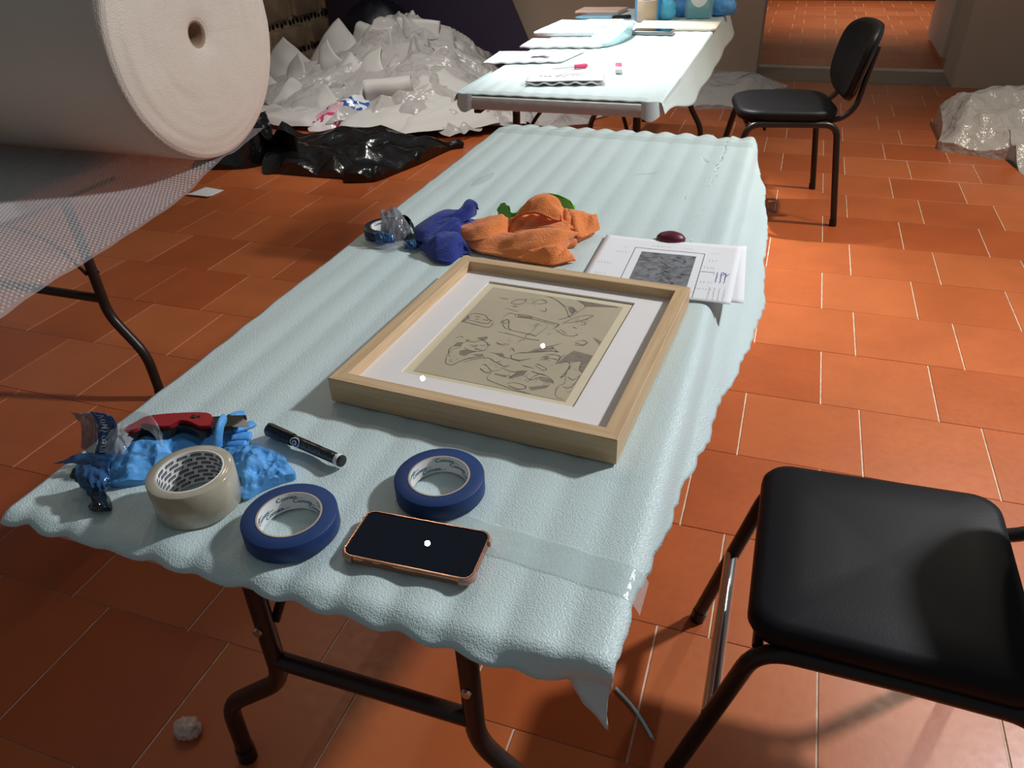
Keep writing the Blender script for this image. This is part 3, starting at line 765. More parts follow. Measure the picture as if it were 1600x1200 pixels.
m_strip = mat('clear_tape_strip', (.70, .80, .79), .12, spec=.9, alpha=.35, bump=('noise', 90, .5, .003))
def strip(x0, x1, yc, wd, nu=60, nv=6, sag=0.0):
    def f(a, b):
        s = x0 + (x1 - x0) * a; t = yc + wd * (b - .5) + sag * (a - .5)
        p = foam_pos(s, t, 0.0032); return p
    return MB().grid(f, nu, nv).build('tape_strip', m_strip, fo, True, 180)
strip(-.855, -.078, 2.262, .05, 90)
m_patch_grey = mat('patch_grey', (.30, .36, .35), .6, alpha=.13)  # see-through grey layer for two small patches on the foam
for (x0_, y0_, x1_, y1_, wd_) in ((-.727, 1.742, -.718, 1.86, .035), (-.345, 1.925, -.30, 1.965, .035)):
    MB().grid(lambda a, b: foam_pos(x0_ + (x1_ - x0_) * a + wd_ * (b - .5) * math.sin(PI * (.08 + .84 * a)), y0_ + (y1_ - y0_) * a + .3 * wd_ * (b - .5), .0022), 14, 6).build('grey_patch', m_patch_grey, fo, True, 180)
strip(-.36, -.062, .587, .048, 50, 6, -.03)

# ------------------------------------------------------------------ table with the bubble wrap roll
t_left = folding_table('folding_table', 'folding table under the big bubble wrap roll', -2.62, -1.85, -.03, 1.80, .745, .04, (.2, 1.57), 0, .315, .415, m_plastic_white)

# ------------------------------------------------------------------ bubble wrap roll
RX, RY, RZ, RR = -1.48, 1.766, 1.0860, .316
roll = empty('bubble_wrap_roll', (RX, RY, 0), 0, 'huge roll of bubble wrap with loose end hanging over its table', 'bubble wrap roll')
Rx = Matrix.Rotation(PI / 2, 3, 'Y')   # lathe axis z -> x
prof = [(.023, -1.2), (.023, -.03), (.028, -.012), (.045, -.004), (.15, .002), (.26, .004), (.300, .000), (.311, -.008), (RR, -.025), (RR, -.3), (RR + .002, -.7), (RR, -1.18), (.30, -1.2), (.023, -1.2)]
vsb = MB()
seg = 160
vv = []; ff = []
prof2 = []
for i in range(len(prof) - 1):
    k = 10 if i in (4, 5) else 3
    for j in range(k):
        t = j / k
        prof2.append((prof[i][0] * (1 - t) + prof[i + 1][0] * t, prof[i][1] * (1 - t) + prof[i + 1][1] * t))
prof2.append(prof[-1])
m_ = len(prof2)
for k in range(seg):
    a = 2 * PI * k / seg
    for r, z in prof2:
        wob = .0025 * nz(r * 26, a * 2, 3) + .0006 * math.sin(r * 190 + a) if z > -.02 and r > .05 else 0
        rr_ = r * (1 + .006 * nz(math.cos(a) * 2, math.sin(a) * 2, 1.0) * (r / RR))
        vv.append((z + wob, rr_ * math.cos(a), RZ + rr_ * math.sin(a)))
mi = []
for k in range(seg):
    k2 = (k + 1) % seg
    for i in range(m_ - 1):
        ff.append((k * m_ + i, k * m_ + i + 1, k2 * m_ + i + 1, k2 * m_ + i))
        rmid = prof2[i][0]; zmid = prof2[i][1]
        mi.append(0 if (zmid > -.02 and rmid > .03) else (2 if rmid < .03 else 1))
vsb.add(vv, ff); vsb.m = mi
vsb.build('roll_body', [m_roll_face, m_roll_side, m_core_tube], roll, True, 60)
# loose end, drawn off the underside and hanging over the near end of the table
edgeR = crom([(1.95, .80), (1.80, .774), (1.746, .772), (1.66, .750), (1.564, .724), (1.40, .705), (1.234, .691), (1.10, .682), (.962, .671), (.80, .66), (.55, .64), (.2, .60)], 61)
def sheet(a, b):
    i = b * 60; k = min(int(i), 59); t = i - k
    q = edgeR[k] * (1 - t) + edgeR[k + 1] * t
    y, ze = float(q[0]), float(q[1])
    x = -2.68 + 1.20 * a + (.0012 * math.sin(y * 60) + .004 * nz(y * 5, 3.0)) * sstep(.9, 1, a)
    out_ = max(0.0, (x + 1.86) / .38)
    zt_ = .7475 + .020 * sstep(1.55, 1.75, y) + .004 * nz(x * 9, y * 7, 2)
    z = zt_ + (ze - zt_) * out_ ** 1.35 + .010 * nz(x * 6, y * 4, 7) * min(1, out_ * 2)
    return (x - RX, y - RY, z)
hs = MB().grid(sheet, 110, 120).build('loose_end', m_bubble_clear, roll, True, 180)
hs['label'] = 'clear bubble wrap end hanging loose'
bd = MB(); dome = []
for ri, (rr_, hh_) in enumerate(((1.0, 0.0), (.82, .55), (.45, .9))):
    for k_ in range(7):
        an_ = 2 * PI * (k_ + .5 * ri) / 7
        dome.append((rr_ * math.cos(an_), rr_ * math.sin(an_), hh_))
dome.append((0, 0, 1.0))
dfs = []
for ri in range(2):
    for k_ in range(7):
        a_ = ri * 7 + k_; b_ = ri * 7 + (k_ + 1) % 7
        dfs.append((a_, b_, b_ + 7, a_ + 7))
for k_ in range(7): dfs.append((14 + k_, 14 + (k_ + 1) % 7, 21))
BS = .0112
yy_ = .82; row_ = 0
ys_tab = [float(q[0]) for q in edgeR]
while yy_ < 1.80:
    b_ = float(np.interp(-yy_, [-q for q in ys_tab], np.linspace(0, 1, len(ys_tab))))
    xx_ = -2.30 + (.5 * BS if row_ % 2 else 0)
    while xx_ < -1.488:
        q0 = Vector(sheet((xx_ + 2.68) / 1.20, b_))
        if not (math.hypot(yy_ - RY, q0.z + .003 - RZ) < RR + .003):
            bd.add([(q0.x + BS * .46 * p_[0], q0.y + BS * .46 * p_[1], q0.z + .0036 * p_[2]) for p_ in dome], dfs)
        xx_ += BS
    yy_ += BS * .866; row_ += 1
bd.build('bubbles', m_bubble_dome, hs, True, 180, kind='stuff')

# ------------------------------------------------------------------ chairs
def make_chair(name, label, loc, rz, seat_w=.43, seat_d=.42, zs=.475, tag_on=False, round_=.07, bz=.235):
    t = empty(name, loc, rz, label, 'chair', None)
    # forward is +y
    out = rrect(seat_w, seat_d, round_, 8)
    out = [(x * (1 + .06 * (-y / seat_d)), y) for x, y in out]
    sm = MB()
    n = len(out)
    rings = []
    for (k, z) in ((.90, -.030), (.97, -.026), (1.0, -.010), (.995, .004), (.97, .013), (.9, .018), (.6, .016), (.3, .012), (.05, .010)):
        rings.append([(x * k, y * k + 0, zs - .022 + z + (-.012 * max(0, (y * k) / seat_d * 2 - .6) if k > .5 else 0)) for x, y in out])
    vs_ = [q for r in rings for q in r]; fs_ = []
    for i in range(len(rings) - 1):
        for j in range(n):
            a = i * n + j; b = i * n + (j + 1) % n
            fs_.append((a, b, b + n, a + n))
    fs_.append(tuple(reversed(range(n)))); fs_.append(tuple(range((len(rings) - 1) * n, len(rings) * n)))
    sm.add(vs_, fs_).build('seat', m_fabric, t, True, 180)
    MB().slab([(x * .88, y * .88) for x, y in out], (0, 0, zs - .061), .014, .005).build('seat_pan', m_shell, t)
    zr_ = zs - .062
    xr = seat_w / 2 - .012
    for sx in (-1, 1):
        fr = [(sx * (xr + .0), -.02, zr_), (sx * xr, .175, zr_), (sx * (xr - .005), .275, 0.012)]
        rf = [(sx * (xr + .0), -.02, zr_), (sx * (xr + .006), -.205, zr_), (sx * (xr + .04), -.265, 0.012)]
        l1 = MB().tube(fillet(fr, .055, 7), .0145, 10).build('leg', m_black_metal, t)
        MB().tube([(fr[-1][0], fr[-1][1], 0), (fr[-1][0], fr[-1][1] - .005, .03)], .0165, 10).build('foot_cap', m_shell, l1)
        l2 = MB().tube(fillet(rf, .055, 7), .0145, 10).build('leg', m_black_metal, t)
        MB().tube([(rf[-1][0], rf[-1][1], 0), (rf[-1][0], rf[-1][1] + .004, .03)], .0165, 10).build('foot_cap', m_shell, l2)
        MB().tube([(sx * (xr - .03), .10, zr_ - .004), (sx * (xr - .012), .10, zr_ - .03)], .007, 8).build('bolt', m_shell, l1)
        # tube that carries the backrest
        bk = fillet([(sx * .15, -.08, zr_ + .005), (sx * .165, -.225, zr_ + .005), (sx * .165, -.285, zr_ + .06), (sx * .165, -.305, zr_ + .20), (sx * .16, -.325, zr_ + .31)], .06, 7)
        MB().tube(bk, .0125, 10).build('back_tube', m_black_metal, t)
    MB().tube([(-xr + .01, .175, zr_ - .012), (xr - .01, .175, zr_ - .012)], .009, 8).build('seat_rail', m_black_metal, t)
    MB().tube([(-xr + .01, -.19, zr_ - .012), (xr - .01, -.19, zr_ - .012)], .009, 8).build('seat_rail', m_black_metal, t)
    # front stretcher
    f_ = .52
    ys = .175 + (.275 - .175) * (1 - f_ ) + .004
    zz_ = zr_ * f_
    MB().tube([(-xr + .004, ys, zz_), (xr - .004, ys, zz_)], .0135, 12).build('stretcher', m_steel, t)
    # backrest: shaped cushion with a plastic shell
    bw, bh = .45, .33
    ol = []
    for i in range(48):
        a = 2 * PI * i / 48
        c_, s__ = math.cos(a), math.sin(a)
        e = 2 / 3.0
        x = bw / 2 * math.copysign(abs(c_) ** e, c_); z = bh / 2 * math.copysign(abs(s__) ** e, s__)
        x *= 1 - .10 * (-z / bh)
        ol.append((x, z))
    def back(depths, nm, mm):
        rg = []
        for k, d in depths:
            rg.append([(x * k, d - .045 * (1 - (2 * x * k / bw) ** 2) + 0, z * k) for x, z in ol])
        vs2 = [q for r in rg for q in r]; fs2 = []; n2 = len(ol)
        for i in range(len(rg) - 1):
            for j in range(n2):
                a = i * n2 + j; b = i * n2 + (j + 1) % n2
                fs2.append((a, a + n2, b + n2, b))
        fs2.append(tuple(range(n2))); fs2.append(tuple(reversed(range((len(rg) - 1) * n2, len(rg) * n2))))
        Rb = Matrix.Rotation(math.radians(14), 3, 'X')
        return MB().add([Rb @ Vector(q) + Vector((0, -.268, zs + bz)) for q in vs2], fs2).build(nm, mm, t, True, 50)
    back(((.05, .034), (.5, .036), (.85, .034), (.96, .028), (1.0, .014), (.99, .004)), 'backrest', m_fabric)
    sh = back(((.99, .004), (1.012, .000), (1.0, -.008), (.9, -.014), (.4, -.016), (.05, -.016)), 'back_shell', m_shell)
    if tag_on:
        Rb = Matrix.Rotation(math.radians(14), 3, 'X')
        q = Rb @ Vector((bw / 2 * .955, .004, -.055)) + Vector((0, -.268, zs + bz))
        MB().box(q, (.004, .022, .045)).build('sewn_label', m_white, sh)
    return t

make_chair('stacking_chair', 'black stacking chair beside the framed drawing, with bright steel front bar', (.256, 1.0, 0), PI / 2, .41, .395, .475, round_=.045)
make_chair('stacking_chair', 'black padded stacking chair standing alone on the lit floor', (-.03, 3.88, 0), PI / 2 + math.radians(11), .46, .44, .515, True, .12, .175)

# ------------------------------------------------------------------ framed drawing
FZ = .7498
fa = math.radians(-3.4)
frame = empty('picture_frame', (-.3455, 1.0055, FZ), fa, 'pale wooden box frame holding a pencil drawing behind glass', 'picture frame')
FW, FL, FH, RW = .437, .463, .040, .0225
def rail(length, horizontal, side):
    L2 = length / 2
    mb = MB()
    # local: x along the rail, y from outer edge (0) inward, mitred
    prof = [(0, .0006), (0, FH - .001), (.001, FH), (RW - .001, FH), (RW, FH - .001), (RW, .012), (RW - .006, .012), (RW - .006, 0), (.001, 0)]
    vs_ = [(-L2 + y, y, z) for y, z in prof] + [(L2 - y, y, z) for y, z in prof]
    n = len(prof)
    fs_ = [(i, (i + 1) % n, n + (i + 1) % n, n + i) for i in range(n)] + [tuple(reversed(range(n))), tuple(range(n, 2 * n))]
    o = mb.add(vs_, fs_).build('rail', m_wood, frame, False)
    return o
r = rail(FW, 1, 0); r.location = (0, -FL / 2, 0)
r = rail(FW, 1, 1); r.location = (0, FL / 2, 0); r.rotation_euler = (0, 0, PI)
r = rail(FL, 0, 0); r.location = (FW / 2, 0, 0); r.rotation_euler = (0, 0, PI / 2)
r = rail(FL, 0, 1); r.location = (-FW / 2, 0, 0); r.rotation_euler = (0, 0, -PI / 2)
def to_frame(p):
    d = Vector((p[0] + .3455, p[1] - 1.0055, 0))
    return Matrix.Rotation(-fa, 3, 'Z') @ d
mo = [to_frame(p) for p in MAT_OPEN]
dr = [to_frame(p) for p in DRAWING]
IW, IL = FW - 2 * RW + .004, FL - 2 * RW + .004
xs0 = (mo[0].x + mo[3].x) / 2; xs1 = (mo[1].x + mo[2].x) / 2; ys1 = (mo[0].y + mo[1].y) / 2; ys0 = (mo[2].y + mo[3].y) / 2
mm = MB()
for (a0, a1, b0, b1) in ((-IW / 2, xs0, -IL / 2, IL / 2), (xs1, IW / 2, -IL / 2, IL / 2), (xs0, xs1, -IL / 2, ys0), (xs0, xs1, ys1, IL / 2)):
    mm.box(((a0 + a1) / 2, (b0 + b1) / 2, .0205), (a1 - a0, b1 - b0, .003))
mt = mm.build('mat_board', m_matboard, frame, False)
MB().box((0, 0, .0125), (IW, IL, .003)).build('backing_board', m_cardboard, frame, False)
MB().box(((xs0 + xs1) / 2, (ys0 + ys1) / 2, .0178), (xs1 - xs0 + .03, ys1 - ys0 + .03, .0012)).build('cream_sheet', m_cream, frame, False)
dx0 = (dr[0].x + dr[3].x) / 2; dx1 = (dr[1].x + dr[2].x) / 2; dy1 = (dr[0].y + dr[1].y) / 2; dy0 = (dr[2].y + dr[3].y) / 2
dp = MB().box(((dx0 + dx1) / 2, (dy0 + dy1) / 2, .0187), (dx1 - dx0, dy1 - dy0, .0006)).build('drawing_sheet', m_draw, frame, False)
dp['label'] = 'pencil drawing on grey-brown paper'
# pencil work, in the sheet's own units (0..1 across, 0..1 up)
def homog(src, dst):
    A = []; b = []
    for (x, y), (u, v) in zip(src, dst):
        A.append([x, y, 1, 0, 0, 0, -u * x, -u * y]); b.append(u)
        A.append([0, 0, 0, x, y, 1, -v * x, -v * y]); b.append(v)
    h = np.linalg.solve(np.array(A, float), np.array(b, float))
    return lambda x, y: ((h[0] * x + h[1] * y + h[2]) / (h[6] * x + h[7] * y + 1), (h[3] * x + h[4] * y + h[5]) / (h[6] * x + h[7] * y + 1))
HM = homog([(560, 75), (1475, 210), (1105, 868), (35, 660)], [(0, 1), (1, 1), (1, 0), (0, 0)])
def D(x, y):
    u, v = HM(x, y)
    u = min(max(u, .004), .996); v = min(max(v, .004), .996)
    return (dx0 + (dx1 - dx0) * u, dy0 + (dy1 - dy0) * v)
strokes = [
 [(690, 185), (720, 165), (760, 160), (795, 165), (770, 190), (720, 195), (690, 185)], [(840, 185), (880, 165), (920, 165), (940, 180), (890, 192), (840, 185)],
 [(890, 230), (920, 245), (940, 235), (930, 220)], [(690, 205), (740, 212)], [(650, 220), (700, 235), (740, 245)], [(610, 150), (640, 155), (670, 160)],
 [(930, 140), (980, 150), (1040, 190), (1080, 230), (1095, 270), (1110, 285)], [(950, 140), (1010, 165), (1070, 205), (1110, 210), (1140, 235), (1160, 245)],
 [(1150, 165), (1190, 180), (1210, 210), (1170, 240), (1110, 275), (1030, 300)], [(1210, 205), (1290, 205), (1440, 212)], [(1150, 165), (1240, 180), (1330, 195), (1440, 210)],
 [(1110, 210), (1130, 230), (1120, 260), (1090, 275)], [(1060, 325), (1110, 300), (1180, 275), (1270, 270), (1220, 295), (1140, 315), (1060, 325)],
 [(1190, 320), (1215, 315), (1210, 335), (1185, 335)], [(640, 285), (680, 260), (720, 265), (730, 285)], [(720, 262), (800, 270), (900, 300), (1020, 330), (1030, 340), (990, 365)],
 [(735, 285), (830, 295), (920, 315), (1010, 340)], [(640, 300), (660, 360), (800, 395), (830, 400), (890, 330)], [(690, 300), (680, 355), (700, 370)],
 [(610, 385), (700, 405), (800, 430), (900, 445)], [(805, 430), (815, 400), (860, 410), (880, 410), (960, 345)], [(620, 330), (640, 310), (680, 300)], [(645, 320), (665, 300), (680, 315), (660, 330), (645, 320)],
 [(390, 290), (420, 262), (510, 272), (540, 300), (570, 310)], [(350, 315), (440, 335), (540, 355), (575, 320)], [(400, 305), (470, 320), (530, 330), (560, 305)], [(440, 280), (480, 285)], [(445, 300), (470, 300)], [(500, 300), (540, 308)],
 [(360, 480), (340, 500), (300, 510), (270, 540), (255, 580), (260, 610), (300, 620), (350, 595), (420, 570), (500, 560)], [(290, 490), (270, 520), (280, 560)],
 [(380, 500), (420, 520), (470, 525), (520, 515), (545, 490)], [(365, 470), (400, 455), (450, 460), (500, 445), (530, 460), (545, 480)],
 [(430, 480), (450, 490), (470, 480)], [(490, 480), (515, 485), (525, 475)], [(450, 505), (490, 512)], [(380, 600), (450, 580), (550, 570), (600, 600), (640, 590)],
 [(560, 530), (600, 540), (660, 565), (720, 575), (770, 590)], [(500, 620), (530, 615), (560, 640), (580, 660), (640, 650)], [(495, 640), (540, 670), (575, 665)],
 [(580, 665), (550, 715), (640, 755), (740, 790), (850, 820)], [(640, 635), (690, 655), (740, 665), (800, 655)], [(710, 550), (760, 535), (830, 530), (900, 500), (1000, 480), (1065, 462)],
 [(710, 550), (720, 575), (780, 585), (850, 570)], [(830, 530), (900, 525), (1000, 520), (1045, 525)], [(990, 495), (1030, 525), (980, 515)], [(915, 580), (960, 545), (1020, 545), (1050, 560), (1040, 590)],
 [(920, 580), (980, 570), (1030, 580)], [(880, 615), (900, 610), (955, 640), (940, 655), (880, 620)], [(1025, 605), (1060, 560), (1090, 545)], [(1050, 610), (1080, 590), (1120, 600), (1110, 640), (1070, 690), (1060, 700)],
 [(1120, 600), (1200, 590), (1190, 640), (1210, 670)], [(1060, 700), (1085, 690), (1130, 620)], [(1100, 690), (1090, 740), (1050, 760), (1030, 800), (1040, 840), (1090, 855)], [(1080, 765), (1110, 775), (1150, 760), (1200, 680)],
 [(1110, 700), (1150, 720), (1190, 690)], [(700, 710), (760, 680), (830, 660)], [(690, 750), (740, 740), (810, 760), (820, 780), (770, 785), (700, 760)], [(820, 700), (860, 720), (920, 700), (1000, 720), (1010, 740)],
 [(830, 740), (870, 700), (930, 680), (1000, 715)], [(860, 660), (950, 690)], [(1150, 460), (1190, 445), (1235, 455), (1210, 475), (1150, 460)], [(1045, 370), (1090, 400)], [(960, 400), (975, 398)], [(1010, 370), (1040, 390), (1080, 410)],
 [(700, 515), (715, 500), (730, 520)], [(600, 460), (630, 475), (680, 470)], [(750, 460), (780, 440), (800, 445)], [(1130, 350), (1160, 360)], [(1080, 410), (1130, 415), (1170, 405)], [(790, 620), (830, 630), (870, 640)],
 [(700, 690), (730, 715)], [(610, 600), (660, 625), (700, 620)], [(320, 430), (350, 420), (370, 430)], [(1240, 460), (1200, 480), (1150, 475)]]
pm = MB()
rs_ = random.Random(5)
for st in strokes:
    P = [D(*q) for q in st]
    c = crom([(p[0], p[1], 0) for p in P], max(6, 5 * len(P)))
    pm.ribbon([(q[0], q[1]) for q in c], rs_.uniform(.0005, .0009), .01925)
    for rep in range(2):   # sketchy second lines
        j = rs_.uniform(.6, 1.6) * .001; a0 = rs_.uniform(0, 6.28)
        k0 = rs_.randint(0, max(0, len(c) // 2 - 2)); k1 = min(len(c), k0 + max(4, len(c) * 2 // 3))
        pm.ribbon([(q[0] + j * math.cos(a0 + i * .2), q[1] + j * math.sin(a0 + i * .15)) for i, q in enumerate(c[k0:k1])], .0004, .0192)
for sh in [(800, 180, 60, 20), (460, 500, 70, 25), (480, 580, 60, 20), (1090, 400, 90, 25), (760, 700, 80, 30), (930, 740, 70, 25), (620, 620, 70, 20), (1140, 640, 50, 40), (880, 330, 60, 15), (300, 560, 30, 40), (1190, 300, 50, 20), (660, 470, 60, 20), (960, 600, 60, 25), (1130, 780, 30, 40)]:
    for i in range(9):     # loose hatching
        x = sh[0] + rs_.uniform(-1, 1) * sh[2]; y = sh[1] + rs_.uniform(-1, 1) * sh[3]; ll = rs_.uniform(12, 30); an = rs_.uniform(-.9, .5)
        P = [D(x, y), D(x + ll * .5 * math.cos(an) + 2, y + ll * .5 * math.sin(an)), D(x + ll * math.cos(an), y + ll * math.sin(an) + 2)]
        pm.ribbon(P, .0004, .0192)
pm.build('pencil_lines', m_pencil, dp, False, kind='stuff')
shades = [[(460, 430), (540, 418), (535, 440), (500, 450), (480, 440)], [(380, 445), (420, 438), (400, 455)], [(295, 490), (330, 462), (370, 460), (355, 490)], [(350, 520), (400, 510), (470, 525), (420, 540), (380, 558), (345, 545)],
 [(530, 455), (565, 482), (540, 490)], [(440, 545), (510, 540), (520, 560), (460, 555)], [(590, 535), (650, 535), (670, 568), (620, 550)], [(840, 525), (900, 505), (1000, 487), (1010, 505), (900, 525)],
 [(1100, 545), (1145, 515), (1285, 550), (1215, 668), (1190, 655), (1200, 590), (1130, 590), (1020, 610)], [(1270, 420), (1338, 450), (1328, 478)], [(1150, 165), (1440, 212), (1215, 208)],
 [(690, 715), (760, 660), (830, 655), (800, 690), (740, 705)], [(840, 770), (985, 755), (970, 775), (860, 795)], [(600, 675), (690, 690), (680, 705), (600, 685)], [(345, 318), (395, 270), (410, 290), (370, 320)],
 [(1090, 215), (1130, 215), (1155, 240), (1120, 262), (1100, 245)], [(740, 265), (840, 280), (850, 297), (745, 285)], [(700, 205), (740, 210), (720, 214)], [(990, 365), (1035, 325), (1030, 345)], [(905, 705), (1010, 725), (1015, 745), (930, 730)],
 [(740, 790), (850, 822), (800, 812)], [(920, 560), (980, 550), (960, 575)]]
sm_ = MB()
for sh in shades:
    P = [D(*q) for q in sh]
    n = len(P)
    sm_.add([(p[0], p[1], .0191) for p in P], [tuple(range(n))])
sm_.build('pencil_shading', m_pencil_soft, dp, False, kind='stuff')
# glass
g = bpy.data.materials.new('frame_glass'); g.use_nodes = True
N = g.node_tree.nodes; L = g.node_tree.links
N.remove(N['Principled BSDF'])
tr = N.new('ShaderNodeBsdfTransparent'); gl = N.new('ShaderNodeBsdfGlossy'); gl.inputs['Roughness'].default_value = .0
gl.inputs['Color'].default_value = (1, 1, 1, 1)
lw = N.new('ShaderNodeLayerWeight'); lw.inputs[0].default_value = .5
pw_ = N.new('ShaderNodeMath'); pw_.operation = 'POWER'; pw_.inputs[1].default_value = 5
fr = N.new('ShaderNodeMath'); fr.operation = 'MULTIPLY_ADD'; fr.inputs[1].default_value = .95; fr.inputs[2].default_value = .045
L.new(lw.outputs['Facing'], pw_.inputs[0]); L.new(pw_.outputs[0], fr.inputs[0])
ms = N.new('ShaderNodeMixShader')
L.new(fr.outputs[0], ms.inputs[0]); L.new(tr.outputs[0], ms.inputs[1]); L.new(gl.outputs[0], ms.inputs[2]); L.new(ms.outputs[0], N['Material Output'].inputs[0])
MB().add([(-IW / 2, -IL / 2, .0265), (IW / 2, -IL / 2, .0265), (IW / 2, IL / 2, .0265), (-IW / 2, IL / 2, .0265)], [(0, 1, 2, 3)]).build('glass', g, frame, False)

# ------------------------------------------------------------------ printed papers behind the frame
PZ = .7500
m_ledge = None
pa = Vector((-.338, 1.497)); 
PW, PH = .280, .258
pang = math.radians(-1.0)
def curl(x, y, k):  # gentle lift of a corner
    return k * max(0, x - PW * .30) * max(0, y - PH * .1) * 10
pr_root = empty('printed_sheet', (-.1855, 1.379, PZ), math.radians(0.5), 'white sheet printed with a grey picture, lying against the frame', 'paper')
def paper_fn(wd, ht, lift):
    def f(a, b):
        x = (a - .5) * wd; y = (b - .5) * ht
        z = .0020 + .0006 * nz(x * 12, y * 12, 4) + lift * max(0, a - .75) ** 1.5 * max(0, b - .6) ** 1.2 * 1.5 + .35 * lift * max(0, .22 - a) ** 1.4
        return (x, y, z)
    return f
def add_thick(o, t):
    m_ = o.modifiers.new('thickness', 'SOLIDIFY'); m_.thickness = t; m_.offset = -1
pf = paper_fn(PW, PH, .035)
ps = MB().grid(pf, 24, 20).build('sheet', m_paper, pr_root, True, 180); add_thick(ps, .0003)
def on_paper(x, y):   # metres from paper centre -> lifted point
    p = pf(x / PW + .5, y / PH + .5); return (x, y, p[2] + .0004)
def pstroke(mb, pts, wd):
    pts = [p for p in crom([(q[0], q[1], 0) for q in pts], 4 * len(pts))]
    for p, q in zip(pts[:-1], pts[1:]):
        d = Vector((q[0] - p[0], q[1] - p[1])); 
        if d.length < 1e-7: continue
        n = Vector((-d.y, d.x)).normalized() * wd / 2
        c = [on_paper(p[0] + n.x, p[1] + n.y), on_paper(p[0] - n.x, p[1] - n.y), on_paper(q[0] - n.x, q[1] - n.y), on_paper(q[0] + n.x, q[1] + n.y)]
        mb.add(c, [(0, 1, 2, 3)])
def prect(mb, x0, x1, y0, y1, k=8, dz=0):
    def f(a, b):
        p = on_paper(x0 + (x1 - x0) * a, y0 + (y1 - y0) * b); return (p[0], p[1], p[2] + dz)
    mb.grid(f, k, k)
img = MB(); prect(img, -.052, .057, -.09, .062); img.build('printed_picture', m_print_grey, ps, False)
ln = MB()
for a, b in (((-.068, .079), (.072, .079)), ((.072, .079), (.072, -.12)), ((-.068, .079), (-.068, -.12)), ((.074, -.005), (.10, -.004))):
    pstroke(ln, [a, ((a[0] + b[0]) / 2, (a[1] + b[1]) / 2), b], .0011)
rp = random.Random(11)
for i in range(34):   # dark marks in the picture
    x = rp.uniform(-.045, .05); y = rp.uniform(-.08, .055)
    pts = [(x, y)]
    for j in range(3): pts.append((pts[-1][0] + rp.uniform(-.012, .012), pts[-1][1] + rp.uniform(-.008, .008)))
    for j, p in enumerate(pts): pts[j] = (min(max(p[0], -.050), .055), min(max(p[1], -.088), .060))
    mb2 = ln; 
    n0 = len(mb2.v); pstroke(mb2, pts, rp.uniform(.0009, .002))
    for q in range(n0, len(mb2.v)): mb2.v[q] = (mb2.v[q][0], mb2.v[q][1], mb2.v[q][2] + .0003)
ln.build('printed_lines', m_ink, ps, False)
nt_ = MB()
def scrib(mb, x, y, n, step, h, wd, vert=False):
    for i in range(n):
        a = (x + i * step, y) if not vert else (x, y + i * step)
        pts = [(a[0] + rp.uniform(-.001, .001), a[1] - h / 2), (a[0] + rp.uniform(-.0015, .0015), a[1] + rp.uniform(-.2, .2) * h), (a[0] + rp.uniform(-.001, .001), a[1] + h / 2)]
        pstroke(mb, pts, wd)
for (x, y, n, st_, h) in ((-.035, .096, 7, .006, .007), (.03, .096, 3, .006, .006), (-.10, .05, 4, .006, .008), (-.125, -.01, 5, .006, .009), (-.09, .075, 2, .005, .005), (.085, .05, 3, .006, .008), (.078, .015, 4, .006, .008), (.10, -.01, 5, .006, .008), (.080, -.05, 4, .006, .008), (.075, -.08, 5, .006, .006), (.085, .085, 3, .006, .006), (-.12, -.06, 4, .006, .007), (.06, -.098, 3, .004, .006)):
    scrib(nt_, x, y, n, st_, h, .0007)
for c in range(4):   # paragraph set sideways
    scrib(nt_, .098 + c * .009, -.118, 11, .0046, .003, .0008, True)
nt_.build('pencil_notes', m_ink_soft, ps, False)
nb = MB()
for c in range(3): scrib(nb, .105 + c * .008, -.045, 10, .0046, .0046, .0012, True)
pstroke(nb, [(.112, -.02), (.118, -.005), (.114, .0), (.122, -.012), (.12, -.022), (.128, -.004)], .0012)
nb.build('pen_notes', m_ink_blue, ps, False)
p2 = MB().grid(lambda a, b: ((a - .5) * PW, (b - .5) * PH, .0004 + .0006 * nz(a * 5, b * 4, 8) + .022 * max(0, a - .8) ** 1.5 * max(0, b - .6)), 20, 16).build('blank_sheet', m_paper, None, True, 180)
add_thick(p2, .0003)
p2.location = (-.170, 1.383, PZ + .0008); p2.rotation_euler = (0, 0, math.radians(3.5))
tag(p2, 'blank white sheet peeking out below the printed sheet', 'paper')
mk = MB()
mk.lathe([(0, .017), (.014, .016), (.024, .012), (.030, .006), (.0305, 0), (0, 0)], 36).build('maroon_case', m_maroon, None, True, 180)
mo_ = bpy.data.objects['maroon_case']; mo_.location = (-.192, 1.520, .7500); mo_.scale = (1.0, .7, 1.0)
tag(mo_, 'small maroon rounded case half hidden behind the printed sheet', 'case')

